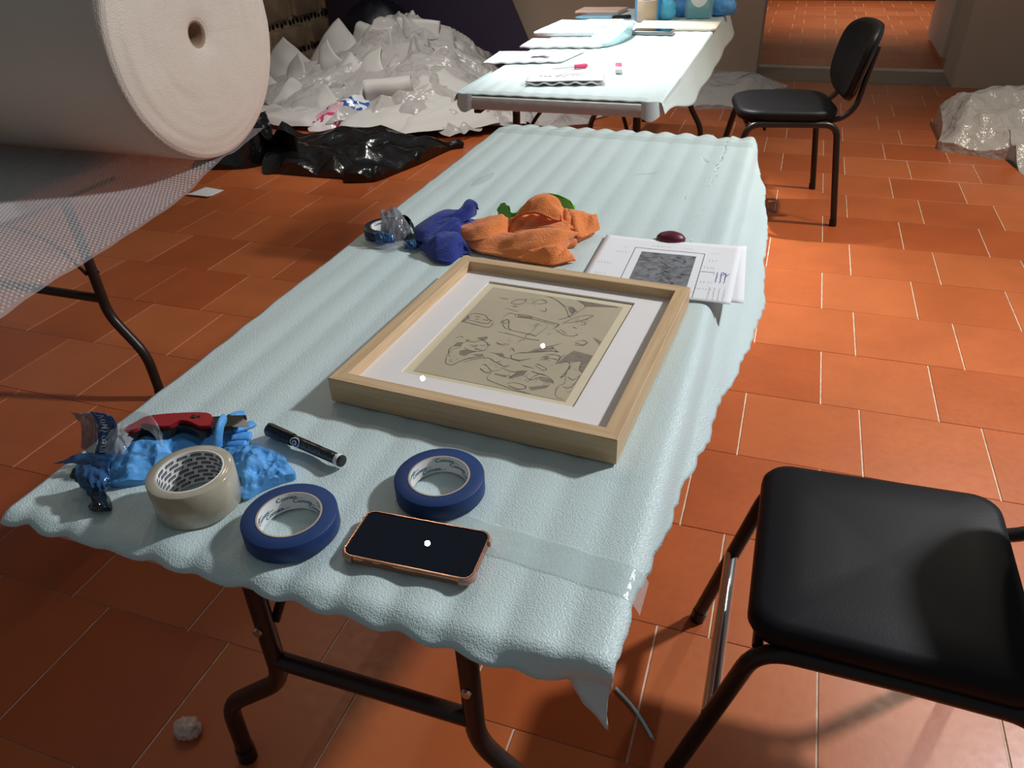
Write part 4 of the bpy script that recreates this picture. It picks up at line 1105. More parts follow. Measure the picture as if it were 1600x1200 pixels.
# ------------------------------------------------------------------ towels
ZC = .7495
def towel(name, rim, flaps, m, label, seed, hem=None, base=.012):
    """low crumpled base with separate standing folds over it, all one mesh"""
    low = [(p[0], p[1], min(p[2], base)) for p in rim]
    c = np.mean(np.array(rim), axis=0)
    inset = [(c[0] + (p[0] - c[0]) * .93, c[1] + (p[1] - c[1]) * .93, min(p[2], base)) for p in rim]
    o = lump(name, inset, [], m, None, ZC, .004, 40, 110, 24, seed, 3e-4)
    loc = o.location.copy()
    mb = MB()
    edges = []
    for fi, (T0, B0, bulge) in enumerate(flaps):
        n = 34; kk = 18
        T = crom(T0, n); B = crom(B0, n)
        def f(a, b):
            i = a * (n - 1); q = min(int(i), n - 2); t = i - q
            tp = Vector(T[q] * (1 - t) + T[q + 1] * t); bt_ = Vector(B[q] * (1 - t) + B[q + 1] * t)
            p = tp.lerp(bt_, b)
            up = bulge * .45 * math.sin(PI * min(1, b * 1.1))
            wr_ = .0075 * (ridged((a + .35 * b) * 3.0 + fi * 5 + seed, b * 1.0 - a * .4, seed, 2) - .3) * math.sin(PI * min(1, b + .08)) ** .7 + .0012 * nz(a * 16, b * 14, seed + fi)
            # the fold rolls over at its top edge
            lip = -.006 * (1 - b) ** 6
            return (p.x - loc.x, p.y - loc.y - up * .5, ZC + max(p.z + up * .6 + wr_ + lip, .002))
        mb.grid(f, n - 1, kk)
        if hem is not None and fi in hem[1]:
            edges.append([f(i / 40, 0 if hem[1][fi] == 'T' else 1) for i in range(41)])
    fo_ = mb.build('fold', m, o, True, 180)
    md_ = fo_.modifiers.new('thickness', 'SOLIDIFY'); md_.thickness = .003; md_.offset = -1
    for e_ in edges:
        MB().tube([(q[0], q[1], q[2] + .0006) for q in e_], .0013, 6).build('hem', hem[0], o)
    return tag(o, label, 'cloth')
towel('cleaning_cloth', BLUE_RIM, [(BF1_T, BF1_B, .012), (BF2_T, BF2_B, .014), (BF3_T, BF3_B, .004)], m_blue, 'crumpled dark blue microfibre cloth beside the wrapped tape roll', 1.0, None)
towel('cleaning_cloth', GREEN_RIM, [(GF1_T, GF1_B, .006), (GF2_T, GF2_B, .008)], m_green, 'bright green microfibre cloth half under the orange cloth', 2.0, None)
towel('cleaning_cloth', ORANGE_RIM, [(OF1_T, OF1_B, .010), (OF2_T, OF2_B, .010), (OF3_T, OF3_B, .014), (OF4_T, OF4_B, .008), (OF5_T, OF5_B, .008), (OF6_T, OF6_B, .002), (OF7_T, OF7_B, .003)], m_orange, 'crumpled orange microfibre cloth lying behind the frame', 3.0, (m_orange_hem, {0: 'B', 1: 'T', 3: 'T', 4: 'B'}))

# ------------------------------------------------------------------ tape rolls
def ring_text(mb, body, size, r, zc, a0, inner=True, slant=0.0):
    v_, f_ = text_geo(body, size)
    out = []
    for x, y, _ in v_:
        a = a0 + (-(x + y * slant) / r if inner else (x + y * slant) / r)
        out.append((r * math.cos(a), r * math.sin(a), zc + y))
    mb.add(out, f_)
def masking_roll(loc, rz, label, r0=.0362, r1=.0562, h=.024, text=True, m_w=None):
    t = empty('masking_tape_roll', loc, rz, label, 'tape roll', None)
    b = .0012
    MB().lathe([(r0 + .0022, 0), (r1 - b, 0), (r1, b), (r1, h - b), (r1 - b, h), (r0 + .0022, h)], 96).build('tape_winding', m_w or m_tape_blue, t, True, 50)
    c = MB().lathe([(r0 + .0023, h + .0003), (r0 + .0002, h + .0003), (r0, h), (r0, 0), (r0 + .0023, 0)], 96).build('cardboard_core', m_core_white, t, True, 50)
    MB().lathe([(r0 + .0024, h + .0006), (r0 + .0004, h + .0006)], 96).build('core_rim', m_core_edge, c)
    if text:
        mb = MB(); mb2 = MB()
        for i in range(12):
            a = i * 2 * PI / 12
            zz = .003 + (i % 3) * .0068
            ring_text(mb, 'Comex', .0085, r0 - .0003, zz, a, True)
            for q_ in range(7):
                aa = a - (.0225 + q_ * .0016) / r0; d2 = .0005 / r0
                mb2.add([((r0 - .0003) * math.cos(aa + s2 * d2), (r0 - .0003) * math.sin(aa + s2 * d2), zz + t2 * .0016) for s2, t2 in ((-1, 0), (1, 0), (1, 1), (-1, 1))], [(0, 1, 2, 3)])
        tx = mb.build('core_print', m_teal, c, False)
        mb2.build('core_small_print', m_ink_soft, c, False)
    return t
masking_roll((-.4825, .5335, FZ), 0, 'blue masking tape roll beside the wide packing tape roll')
masking_roll((-.3405, .6490, FZ), 1.1, 'blue masking tape roll between the picture frame and the phone')

ct = empty('packing_tape_roll', (-.623, .5415, FZ), 0, 'wide roll of clear amber packing tape beside the blue gloves', 'tape roll')
r0, r1, h = .0385, .0515, .050
MB().lathe([(r0 + .002, 0), (r1 - .001, 0), (r1, .001), (r1, h - .001), (r1 - .001, h), (r0 + .002, h)], 96).build('tape_winding', m_tape_clear, ct, True, 50)
cc = MB().lathe([(r0 + .0021, h), (r0 + .0002, h + .0004), (r0, h), (r0, 0), (r0 + .0021, 0)], 96).build('cardboard_core', m_core_white, ct, True, 50)
mb = MB(); mt2 = MB()
nrow, ncol = 7, 14
for j in range(nrow):
    for i in range(ncol):
        a = 2 * PI * (i + .28 * j) / ncol
        da = .72 * PI / ncol; z = .0035 + j * .0066
        q = []
        for (s_, t_) in ((-1, 0), (-.33, 0), (.33, 0), (1, 0), (1, 1), (.33, 1), (-.33, 1), (-1, 1)):
            aa = a + s_ * da - (t_ * .04)
            q.append(((r0 - .0003) * math.cos(aa), (r0 - .0003) * math.sin(aa), z + t_ * .0040))
        mb.add(q, [(0, 1, 6, 7), (1, 2, 5, 6), (2, 3, 4, 5)])
        for q_ in range(5):
            aa = a + da * (-.6 + .3 * q_) - .02; d2 = .0006 / r0
            mt2.add([((r0 - .0006) * math.cos(aa + s2 * d2), (r0 - .0006) * math.sin(aa + s2 * d2), z + .001 + t2 * .0018) for s2, t2 in ((-1, 0), (1, 0), (1, 1), (-1, 1))], [(0, 1, 2, 3)])
mb.build('core_print', m_ink, cc, False)
mt2.build('core_letters', m_ink_soft, cc, False)

# masking tape still in its torn wrapper
wr = masking_roll((-.789, 1.389, FZ), 0.4, 'blue masking tape roll still in its torn film wrapper', .033, .05, .024, True, mat('tape_navy', (.012, .02, .06), .25))
def film(name, top, bot, m, parent, origin, n=30, k=10, bulge=.0, wrinkle=.003, z0=FZ, seed=0.0, label=None):
    T = crom(top, n); B = crom(bot, n)
    def f(a, b):
        i = a * (n - 1); q = min(int(i), n - 2); t = i - q
        p = Vector(T[q] * (1 - t) + T[q + 1] * t).lerp(Vector(B[q] * (1 - t) + B[q + 1] * t), b)
        off = bulge * math.sin(PI * b) + wrinkle * nz(a * 9 + seed, b * 6, seed)
        return (p.x - origin[0] + off * .5, p.y - origin[1] - off, z0 + max(p.z + off * .3, .0012))
    o = MB().grid(f, n - 1, k).build(name, m, parent, True, 180)
    md = o.modifiers.new('thickness', 'SOLIDIFY'); md.thickness = .0004
    return o
W0 = (-.789, 1.389)
film('wrapper_film', [(-.842, 1.375, .004), (-.82, 1.345, .006), (-.79, 1.335, .012), (-.765, 1.338, .01), (-.735, 1.352, .004)], [(-.845, 1.362, .001), (-.82, 1.33, .001), (-.785, 1.305, .004), (-.75, 1.312, .006), (-.72, 1.33, .001)], m_film, wr, (W0[0], W0[1]), z0=0)
film('wrapper_film', [(-.80, 1.40, .060), (-.785, 1.39, .058), (-.77, 1.395, .064), (-.755, 1.39, .05), (-.74, 1.375, .03)], [(-.80, 1.338, .02), (-.785, 1.33, .012), (-.77, 1.33, .010), (-.75, 1.34, .008), (-.735, 1.352, .004)], m_film_grey, wr, W0, bulge=.008, wrinkle=.005, z0=0, seed=2)
film('wrapper_film', [(-.812, 1.342, .026), (-.80, 1.338, .030), (-.785, 1.334, .028), (-.772, 1.335, .024)], [(-.812, 1.336, .003), (-.80, 1.328, .002), (-.785, 1.325, .002), (-.77, 1.328, .004)], m_film_blue, wr, W0, bulge=.006, wrinkle=.004, z0=0, seed=4)
film('wrapper_film', [(-.765, 1.43, .030), (-.75, 1.42, .034), (-.738, 1.40, .032), (-.735, 1.375, .028)], [(-.76, 1.436, .004), (-.742, 1.425, .003), (-.73, 1.40, .003), (-.73, 1.37, .003)], m_film_black, wr, W0, bulge=.006, wrinkle=.006, z0=0, seed=5)
film('wrapper_film', [(-.745, 1.325, .012), (-.73, 1.322, .016), (-.715, 1.33, .012)], [(-.75, 1.305, .002), (-.73, 1.298, .002), (-.712, 1.312, .002)], m_film_blue, wr, W0, bulge=.004, wrinkle=.01, z0=0, seed=7)
mb = MB(); v_, f_ = text_geo('uso', .0085)
mb.add([(-.797 - W0[0] + .0005 * x + y * .9, 1.3275 - W0[1] - .001 - .2 * x * 0 - y * .2, .027 - x * .62) for x, y, _ in v_], f_)
mb.build('wrapper_print', m_white, wr, False)

# ------------------------------------------------------------------ marker
a_, b_ = Vector((-.617, .6865, 0)), Vector((-.482, .6535, 0))
dm = (b_ - a_); ml = dm.length
mr = empty('marker_pen', (a_.x, a_.y, FZ + .0102), math.atan2(dm.y, dm.x), 'black marker pen with silver ring lying on the foam', 'marker')
Ry = Matrix.Rotation(PI / 2, 3, 'Y')
MB().lathe([(0, .046), (.0078, .046), (.0078, ml - .008), (.0072, ml - .008), (.0072, ml - .0075)], 32, mat=Ry).build('barrel', m_film_black, mr, True, 50)
cp = MB().lathe([(0, 0), (.0092, 0), (.0098, .001), (.0093, .03), (.0088, .047), (.0078, .0475)], 32, mat=Ry).build('cap', m_shell, mr, True, 50)
MB().box((.026, 0, .0098), (.05, .004, .003), bevel=.001).build('clip', m_shell, cp)
MB().lathe([(.0079, ml - .010), (.0083, ml - .0095), (.0083, ml - .004), (.0079, ml - .0035)], 32, mat=Ry).build('silver_ring', m_white, mr, True, 50)
MB().lathe([(.0078, ml - .0038), (.0082, ml - .003), (.0080, ml), (.006, ml + .0005), (0, ml)], 32, mat=Ry).build('end_plug', m_shell, mr, True, 50)
mb = MB()
def on_barrel(s_, q, rr=.00795):  # q angle from camera side
    return (s_, -rr * math.cos(q), rr * math.sin(q))
ov = MB()
for ring_i, (ra, rb) in enumerate(((.0088, .0072),)):
    pts = []
    for k in range(25):
        a = 2 * PI * k / 24
        pts.append((on_barrel(.058 + ra * math.cos(a), .55 + ra * .85 * math.sin(a) / .008), on_barrel(.058 + rb * math.cos(a), .55 + rb * .85 * math.sin(a) / .008)))
    for k in range(24):
        ov.add([pts[k][0], pts[k + 1][0], pts[k + 1][1], pts[k][1]], [(0, 1, 2, 3)])
ctr = [on_barrel(.0578 + .0042 * math.cos(2 * PI * k / 20), .5 + .0035 * math.sin(2 * PI * k / 20) / .008, .00805) for k in range(20)]
ov.add(ctr, [tuple(range(20))])
for q_ in range(11):
    x_ = .071 + q_ * .0032
    ov.add([on_barrel(x_ + s2, .35 + t2 / .008) for s2, t2 in ((0, 0), (.0009, 0), (.0013, .0038 if q_ % 3 else .005), (.0004, .0038 if q_ % 3 else .005))], [(0, 1, 2, 3)])
ov.build('barrel_print', m_core_white, mr, False)

# ------------------------------------------------------------------ phone
pc = (-.3245, .5465)
ph = empty('phone', (pc[0], pc[1], FZ), math.radians(2.6), 'black smartphone with rose gold bumper case lying face up', 'phone')
PLn, PWd, PT = .156, .0755, .0115
body = MB().slab(rrect(PLn, PWd, .0125, 8), (0, 0, PT / 2 - .0005), PT - .001, .003).build('bumper_case', m_rose, ph, True, 60)
rim_ = MB()
oc = rrect(PLn - .001, PWd - .001, .012, 8); ic = rrect(PLn - .0035, PWd - .0035, .0108, 8)
n = len(oc)
vs_ = [(x, y, PT - .0012) for x, y in oc] + [(x * .998, y * .997, PT + .0002) for x, y in oc] + [(x, y, PT + .0002) for x, y in ic] + [(x, y, PT - .0009) for x, y in ic]
fs_ = []
for k in range(3):
    for j in range(n):
        fs_.append((k * n + j, k * n + (j + 1) % n, (k + 1) * n + (j + 1) % n, (k + 1) * n + j))
rim_.add(vs_, fs_).build('case_lip', m_rose, body, True, 40)
for sx in (-1, 1):
    for sy in (-1, 1):
        q = MB()
        arc = [(sx * (PLn / 2 - .0125 + .0128 * math.cos(a)), sy * (PWd / 2 - .0125 + .0128 * math.sin(a)), PT * .55) for a in [math.radians(d) for d in range(-8, 99, 8)]]
        q.tube(arc, .0026, 8, True, 1.9).build('corner_guard', mat('clear_corner', (.55, .34, .27), .12, alpha=.75, spec=.7), body)
MB().slab(rrect(PLn - .0036, PWd - .0036, .0108, 8), (0, 0, PT - .0012), .0006, .0002).build('screen', m_screen, ph, False)
MB().box((-.022, -PWd / 2 - .0003, PT * .55), (.016, .0014, .003)).build('side_button', m_rose, body)
MB().box((-.045, -PWd / 2 - .0003, PT * .55), (.012, .0014, .003)).build('side_button', m_rose, body)
MB().box((.02, PWd / 2 + .0003, PT * .55), (.018, .0014, .003)).build('side_button', m_rose, body)

# ------------------------------------------------------------------ gloves, knife and torn wrapper
gz = FZ - .001
ga = lump('nitrile_glove', GLOVE_A_RIM, GLOVE_A_IN, m_glove, None, gz, .0045, 55, 150, 40, 5.0, 3e-4, True)
tag(ga, 'blue nitrile glove lying under the red utility knife', 'glove')
def finger(pts, r, parent, flat=.55):
    c = parent.location
    P = crom([(p[0] - c[0], p[1] - c[1], gz + p[2]) for p in pts], 14)
    rs = [r * (1 - .15 * (i / 13)) * (1 if i < 12 else (.85 if i == 12 else .35)) for i in range(14)]
    return MB().tube([tuple(q) for q in P], r, 12, True, flat, rs).build('finger', m_glove, parent, True, 180)
finger(FING1, .0085, ga); finger(FING2, .0095, ga); finger(FING3, .0085, ga); finger(FING4, .008, ga); finger(FING5, .0085, ga)
gb = lump('nitrile_glove', GLOVE_B_RIM, GLOVE_B_IN, m_glove, None, gz, .0055, 55, 140, 36, 9.0, 3e-4, True)
tag(gb, 'crumpled blue nitrile glove between the packing tape and the marker', 'glove')
kz = FZ + .028
kn = empty('utility_knife', (-.725, .625, kz), 0, 'red handled utility knife with black grip lying across the glove', 'utility knife')
kp = [(p[0] + .725, p[1] - .625) for p in KNIFE_TOP]
kc = [(float(q[0]), float(q[1])) for q in crom([(a, b, 0) for a, b in kp], 60, True)]
cxk = sum(p[0] for p in kc) / 60; cyk = sum(p[1] for p in kc) / 60
MB().poly(kc, .006, .009).build('handle', m_red, kn, False)
lower = [(x * 1.0, y - .006) for x, y in kc]
MB().poly(lower, .011, -.002).build('grip', m_shell, kn, False)
bl = [(p[0] + .725, p[1] - .625) for p in KNIFE_BLADE]
hd = MB().poly(list(reversed(bl)), .008, .003).build('blade_head', m_shell, kn, False)
bt = [(p[0] + .725, p[1] - .625) for p in BLADE_TIP]
MB().poly(list(reversed(bt)), .0008, .0075).build('blade', m_steel, kn, False)
u = Vector((kp[3][0] - kp[2][0], kp[3][1] - kp[2][1], 0)).normalized()
for (s_, w__) in ((.80, .004), (.9, .0025)):
    q = Vector((kp[2][0], kp[2][1], 0)).lerp(Vector((kp[3][0], kp[3][1], 0)), s_)
    MB().lathe([(0, .0012), (w__, .0008), (w__, 0)], 16, (q.x + .003, q.y - .008, .0152)).build('screw', m_shell, kn)
wp = empty('tape_wrapper', (-.79, .555, FZ), 0, 'torn blue and grey plastic film wrapper standing by the gloves', 'wrapper')
wo = (-.79, .555)
def split(top, bot, i0, i1):
    return top[i0:i1], bot[i0:i1]
film('grey_film', WRAP1_TOP[0:3], WRAP1_BOT[0:3], m_film_grey, wp, wo, 24, 14, -.014, .004, 0.0, 1.0)
fb = film('blue_film', WRAP1_TOP[2:], WRAP1_BOT[2:], m_film_blue, wp, wo, 24, 14, -.014, .004, 0.0, 2.0)
film('blue_film', WRAP2_TOP, WRAP2_BOT, m_film_blue, wp, wo, 24, 8, .006, .006, 0.0, 3.0)
film('blue_film', WRAP3_TOP, WRAP3_BOT, m_film_blue, wp, wo, 24, 8, .010, .006, 0.0, 4.0)
film('black_film', BLACKTAPE, [(q[0] + .020, q[1] + .010 - .002 * i, .002) for i, q in enumerate(BLACKTAPE)], m_film_black, wp, wo, 30, 8, .006, .005, 0.0, 8.0)
film('clear_film', FILM_LOOP, [(p[0] + .004, p[1] - .012, max(p[2] - .018, .004)) for p in FILM_LOOP], m_film, wp, wo, 24, 6, .0, .003, 0.0, 5.0)
film('clear_film', [(-.80, .60, .04), (-.78, .605, .045), (-.765, .60, .03)], [(-.785, .565, .02), (-.77, .56, .026), (-.755, .565, .024)], m_film, wp, wo, 20, 8, .012, .006, 0.0, 6.0)
# lettering down the blue film
Tm = crom(WRAP1_TOP[2:], 24); Bm = crom(WRAP1_BOT[2:], 24)
mb = MB()
v_, f_ = text_geo('luso (Multi', .015)
wmax = max(q[0] for q in v_)
outv = []
for x, y, _ in v_:
    b = min(max(.95 - x / wmax * .88, .02), .97); a = .22 + y / .015 * .42
    i = min(max(a, 0), 1) * 23; q = min(int(i), 22); t = i - q
    p = Vector(Tm[q] * (1 - t) + Tm[q + 1] * t).lerp(Vector(Bm[q] * (1 - t) + Bm[q + 1] * t), b)
    off = -.014 * math.sin(PI * b)
    off += .004 * nz(a * 9 + 2.0, b * 6, 2.0)
    pos = Vector((p.x - wo[0] + off * .5, p.y - wo[1] - off, max(p.z + off * .3, .0012)))
    pos += Vector((.0010, -.0012, .0008))
    outv.append(pos)
mb.add(outv, f_)
mb.build('film_print', m_white, fb, False)

# ------------------------------------------------------------------ far table
FX0, FX1, FY0, FY1 = -1.175, -.415, 2.70, 4.93
t_far_ = folding_table('folding_table', 'far folding table under pale foam, covered with papers', FX0, FX1, FY0, FY1, ZT, .045, (3.0, 4.6), 0, .25, .33, m_plastic_white)
def far_foam(a, b):
    s = FX0 - .03 + (FX1 + .135 - FX0 + .03) * a
    t = FY0 + .012 + (FY1 + .05 - FY0 - .012) * b
    wv = .5 + .5 * math.sin(2 * PI * s / .0635 + .5 * nz(s * 3, t))
    z = .7440 + .0018 * wv + .001 * nz(s * 10, t * 8, 2)
    x = s
    hang = .30 + .7 * sstep(2.75, 3.3, t)
    ds = s - FX1
    if ds > 0:
        ds *= hang
        x = FX1 + ds * .35; z -= ds * .94; x += .012 * nz(t * 3, 8.0) * ds * 8
    dl = FX0 - s
    if dl > 0: x = FX0 - dl * .35; z -= dl * .9
    return (x, t, z)
ff_ = MB().grid(far_foam, 110, 90).build('foam_sheet', m_foam, None, True, 180)
md = ff_.modifiers.new('thickness', 'SOLIDIFY'); md.thickness = .003; md.offset = 0
tag(ff_, 'pale foam sheet draped over the far table under the papers', 'foam sheet')
ZF = .7492
# folded foam corners and film taped along the front edge
for sx in (-1, 1):
    xc = FX0 + .05 if sx < 0 else FX1 - .05
    def flapf(a, b):
        if a < .6:
            th = math.radians(-90 + sx * (-18 + 108 * (a / .6)) ) ; q = (xc + .056 * math.cos(th), FY0 + .05 + .056 * math.sin(th))
        else:
            q = (xc + sx * .056, FY0 + .05 + (a - .6) * .9)
        drop = .052 + .012 * math.sin(a * 9)
        return (q[0] + sx * .004 * b, q[1] - .004 * b * (1 if a < .6 else 0), .748 - drop * b)
    MB().grid(flapf, 24, 6).build('corner_flap', m_foam, ff_, True, 180)
def far_strip(a, b):
    s = FX0 + .05 + (FX1 - FX0 - .1) * a
    p = far_foam((s - (FX0 - .03)) / (FX1 + .135 - FX0 + .03), (.05 * b) / (FY1 + .05 - FY0))
    return (p[0], p[1], p[2] + .0035)
MB().grid(far_strip, 60, 4).build('tape_strip', m_strip, ff_, True, 180)
MB().grid(lambda a, b: (FX0 + .06 + (FX1 - FX0 - .12) * a, FY0 - .006 - .004 * nz(a * 30, b * 4, 2), .738 - .043 * b + .003 * nz(a * 20, b * 3, 6)), 70, 8).build('edge_film', m_film, ff_, True, 180)

def flat_sheet(name, corners, z, thick, m, label, cat, waves=0.0, group=None, nu=16, nv=10, lift=0.0):
    """thin sheet with given ground corners (near-left, near-right, far-right, far-left)"""
    C = [Vector((*c, 0)) for c in corners]
    o0 = sum(C, Vector()) / 4
    def f(a, b):
        p = C[0].lerp(C[1], a).lerp(C[3].lerp(C[2], a), b)
        return (p.x - o0.x, p.y - o0.y, thick + waves * (.5 + .5 * math.sin(a * 32)) * (1 - b) + lift * max(0, .3 - b) + .0012 * nz(a * 4, b * 4, z * 9 + p.x))
    o = MB().grid(f, nu, nv).build(name, m, None, True, 180)
    md = o.modifiers.new('thickness', 'SOLIDIFY'); md.thickness = thick; md.offset = -1
    o.location = (o0.x, o0.y, z)
    return tag(o, label, cat, group)
def block_text(parent, x0, y0, lines, step, wd, z, size=.006):
    mb = MB()
    for i, s_ in enumerate(lines):
        v_, f_ = text_geo(s_, size)
        mb.add([(x0 + x * 1.6, y0 - i * step + y * 1.6, z) for x, y, _ in v_], f_)
    return mb.build('print', m_ink, parent, False)
# wavy foam offcut with a printed sheet, closest to the front edge
flat_sheet('foam_offcut', ((-.955, 2.855), (-.665, 2.925), (-.70, 3.09), (-.985, 3.03)), ZF, .004, m_foam_white, 'wavy foam offcut under the printed sheet near the table front', 'foam sheet', .008, nu=40)
s1 = flat_sheet('envelope', ((-.955, 2.862), (-.672, 2.935), (-.712, 3.125), (-.985, 3.045)), ZF + .013, .003, m_paper, 'white envelope with a printed address block near the table front', 'envelope')
mb = MB()
for i in range(5):
    for j in range(4 if i < 3 else 2):
        mb.box((-.01 + j * .022 - i * .004, .035 - i * .016, .0055), (.018, .007, .0008))
for j in range(3): mb.box((-.09 + j * .018, -.035, .0055), (.014, .008, .0008))
mb.build('address_print', m_ink_soft, s1, False)
# papers along the left side
s2 = flat_sheet('paper_stack', ((-1.262, 3.215), (-.94, 3.31), (-.905, 3.56), (-1.285, 3.49)), ZF, .006, m_paper, 'white sheet with a small grey box print on a wavy foam piece', 'paper', .004, nu=40)
mb = MB(); mb.box((.04, -.01, .018), (.08, .05, .001)); bx_ = mb.build('printed_box', m_ink_soft, s2, False)
MB().box((.045, -.013, .019), (.05, .03, .001)).build('printed_box', m_paper, s2, False)
flat_sheet('paper_stack', ((-1.225, 3.60), (-.86, 3.66), (-.82, 3.87), (-1.235, 3.83)), ZF, .008, m_paper, 'white sheets with a faint picture behind the box print sheet', 'paper', .004, nu=40)
flat_sheet('paper_stack', ((-1.26, 3.93), (-.93, 3.98), (-.83, 4.32), (-1.23, 4.33)), ZF, .022, m_paper, 'thick white pad beside the small plastic bag', 'paper')
# pen, eraser
pen = empty('pen', (-.935, 3.145, ZF + .007), math.atan2(.075, .105), 'thin white pen with a crimson cap behind the envelope', 'pen')
MB().lathe([(0, 0), (.0015, .004), (.0042, .014), (.0045, .10), (0, .10)], 12, mat=Ry).build('barrel', m_white, pen)
MB().lathe([(0, .098), (.0085, .099), (.0088, .145), (.006, .155), (0, .156)], 12, mat=Ry).build('cap', m_pink, pen)
er = empty('eraser', (-.668, 3.19, ZF + .008), math.radians(103), 'pink and white eraser stick lying on the far foam', 'eraser')
MB().box((.035, 0, 0), (.085, .026, .016), bevel=.004).build('rubber', m_pink, er)
MB().box((-.03, 0, 0), (.05, .028, .017), bevel=.003).build('sleeve', m_white, er)
# plastic bag with leaflets
lump('plastic_bag', [(-.93, 3.70, .01), (-.84, 3.70, .015), (-.80, 3.80, .03), (-.78, 3.98, .05), (-.80, 4.1, .05), (-.86, 4.12, .05), (-.90, 4.0, .05), (-.93, 3.85, .03)], [(-.86, 3.85, .06), (-.84, 4.0, .075), (-.88, 3.77, .03)], mat('aqua_film', (.48, .78, .82), .15, bump=('noise', 30, .5, .01), spec=.7), None, ZF, .012, 14, 60, 14, 3.0, sharp=True)
tag(bpy.data.objects['plastic_bag'], 'pale aqua plastic bag beside the thick white pad', 'plastic bag')
# dark tablet and cream board
tb = empty('tablet', (-.69, 4.085, ZF), math.radians(0), 'flat dark tablet in front of the cream board', 'tablet')
MB().box((0, 0, .008), (.20, .10, .016), bevel=.004).build('case', mat('tablet_grey', (.25, .27, .28), .3, metal=.4), tb)
MB().box((0, 0, .0165), (.18, .085, .002)).build('screen', m_screen, tb)
cb = flat_sheet('cream_board', ((-.80, 4.18), (-.40, 4.19), (-.40, 4.42), (-.80, 4.42)), ZF, .012, mat('cream_card', (.82, .74, .60), .7), 'cream board lying across the foam beyond the tablet', 'board')
# kraft tape roll holding gloves, aqua packet, sanitiser
kr = empty('brown_tape_roll', (-.80, 4.49, ZF), 0, 'standing brown tape roll with blue gloves stuffed inside', 'tape roll')
MB().lathe([(.034, 0), (.052, 0), (.053, .002), (.053, .10), (.052, .102), (.034, .102)], 48).build('tape_winding', m_kraft, kr, True, 50)
MB().lathe([(.034, .102), (.032, .102), (.032, 0), (.034, 0)], 48).build('cardboard_core', m_core_edge, kr, True, 50)
gl_ = lump('nitrile_glove', [(-.87, 4.51, .10), (-.84, 4.49, .11), (-.79, 4.49, .112), (-.76, 4.50, .11), (-.74, 4.53, .12), (-.76, 4.58, .15), (-.80, 4.60, .17), (-.85, 4.58, .15)], [(-.80, 4.53, .16), (-.84, 4.53, .15), (-.77, 4.54, .14), (-.82, 4.56, .2)], m_glove, None, ZF, .02, 22, 50, 14, 6.0, sharp=True)
tag(gl_, 'blue nitrile gloves bunched on top of the brown tape roll', 'glove')
def ball_lump(name, loc, r, m, label, cat, seed, squash=(1, 1, 1), amp=.22, nn=20, freq=1.6, group=None, z0=None):
    mb = MB(); vs_ = []; fs_ = []
    nu, nv = nn * 2, nn
    zmin = 9
    for j in range(nv + 1):
        th = PI * j / nv
        for i in range(nu):
            a = 2 * PI * i / nu
            d = Vector((math.sin(th) * math.cos(a), math.sin(th) * math.sin(a), math.cos(th)))
            k = 1 + amp * ridged(d.x * freq + seed, d.y * freq + seed * .7, d.z * freq) * .6 + amp * .4 * nz(d.x * 5, d.y * 5, d.z * 5 + seed)
            q = Vector((d.x * squash[0], d.y * squash[1], d.z * squash[2])) * (r * k)
            q.z = max(q.z, -r * squash[2] * .8)
            zmin = min(zmin, q.z)
            vs_.append(q)
    for j in range(nv):
        for i in range(nu):
            a = j * nu + i; b = j * nu + (i + 1) % nu
            fs_.append((a, a + nu, b + nu, b))
    vs_ = [(q.x, q.y, q.z - zmin) for q in vs_]
    o = mb.add(vs_, fs_).build(name, m, None, True, 180)
    o.location = loc
    return tag(o, label, cat, group)
ball_lump('glove_packet', (-.715, 4.57, ZF), .052, mat('aqua_packet', (.10, .52, .78), .4), 'bright blue crumpled packet beside the brown tape roll', 'packet', 3.0, (1, .8, 1.1))
sb = empty('sanitiser_bottle', (-.54, 4.62, ZF), 0, 'clear bottle of aqua gel with an oval white label', 'bottle')
MB().slab(rrect(.135, .07, .02, 6), (0, 0, .09), .18, .01).build('gel', m_sanit, sb, True, 50)
MB().slab(rrect(.15, .08, .025, 6), (0, 0, .1), .20, .012).build('bottle_body', mat('clear_plastic', (.85, .93, .95), .05, alpha=.2, spec=.7), sb, True, 50)
MB().lathe([(.02, .2), (.02, .23), (.012, .235), (.012, .28), (0, .28)], 20).build('pump', m_white, sb)
lb = MB()
pts = [(.05 * math.cos(2 * PI * k / 36), -.0415, .125 + .068 * math.sin(2 * PI * k / 36)) for k in range(36)]
lb.add(pts, [tuple(range(36))])
lbo = lb.build('oval_label', m_white, sb, False)
mb = MB()
for i in range(3): mb.box((0, -.0420, .10 + i * .02), (.05 - abs(i - 1) * .01, .0006, .003))
mb.build('label_print', m_ink_soft, lbo, False)
ball_lump('nitrile_glove', (-.635, 4.70, ZF), .058, m_glove, 'bunched blue glove on the kraft roll side of the bottle', 'glove', 8.0, (1, .9, .8))
ball_lump('nitrile_glove', (-.435, 4.74, ZF), .066, m_glove, 'bunched blue glove at the table corner beside the bottle', 'glove', 9.0, (1.1, .9, .75))
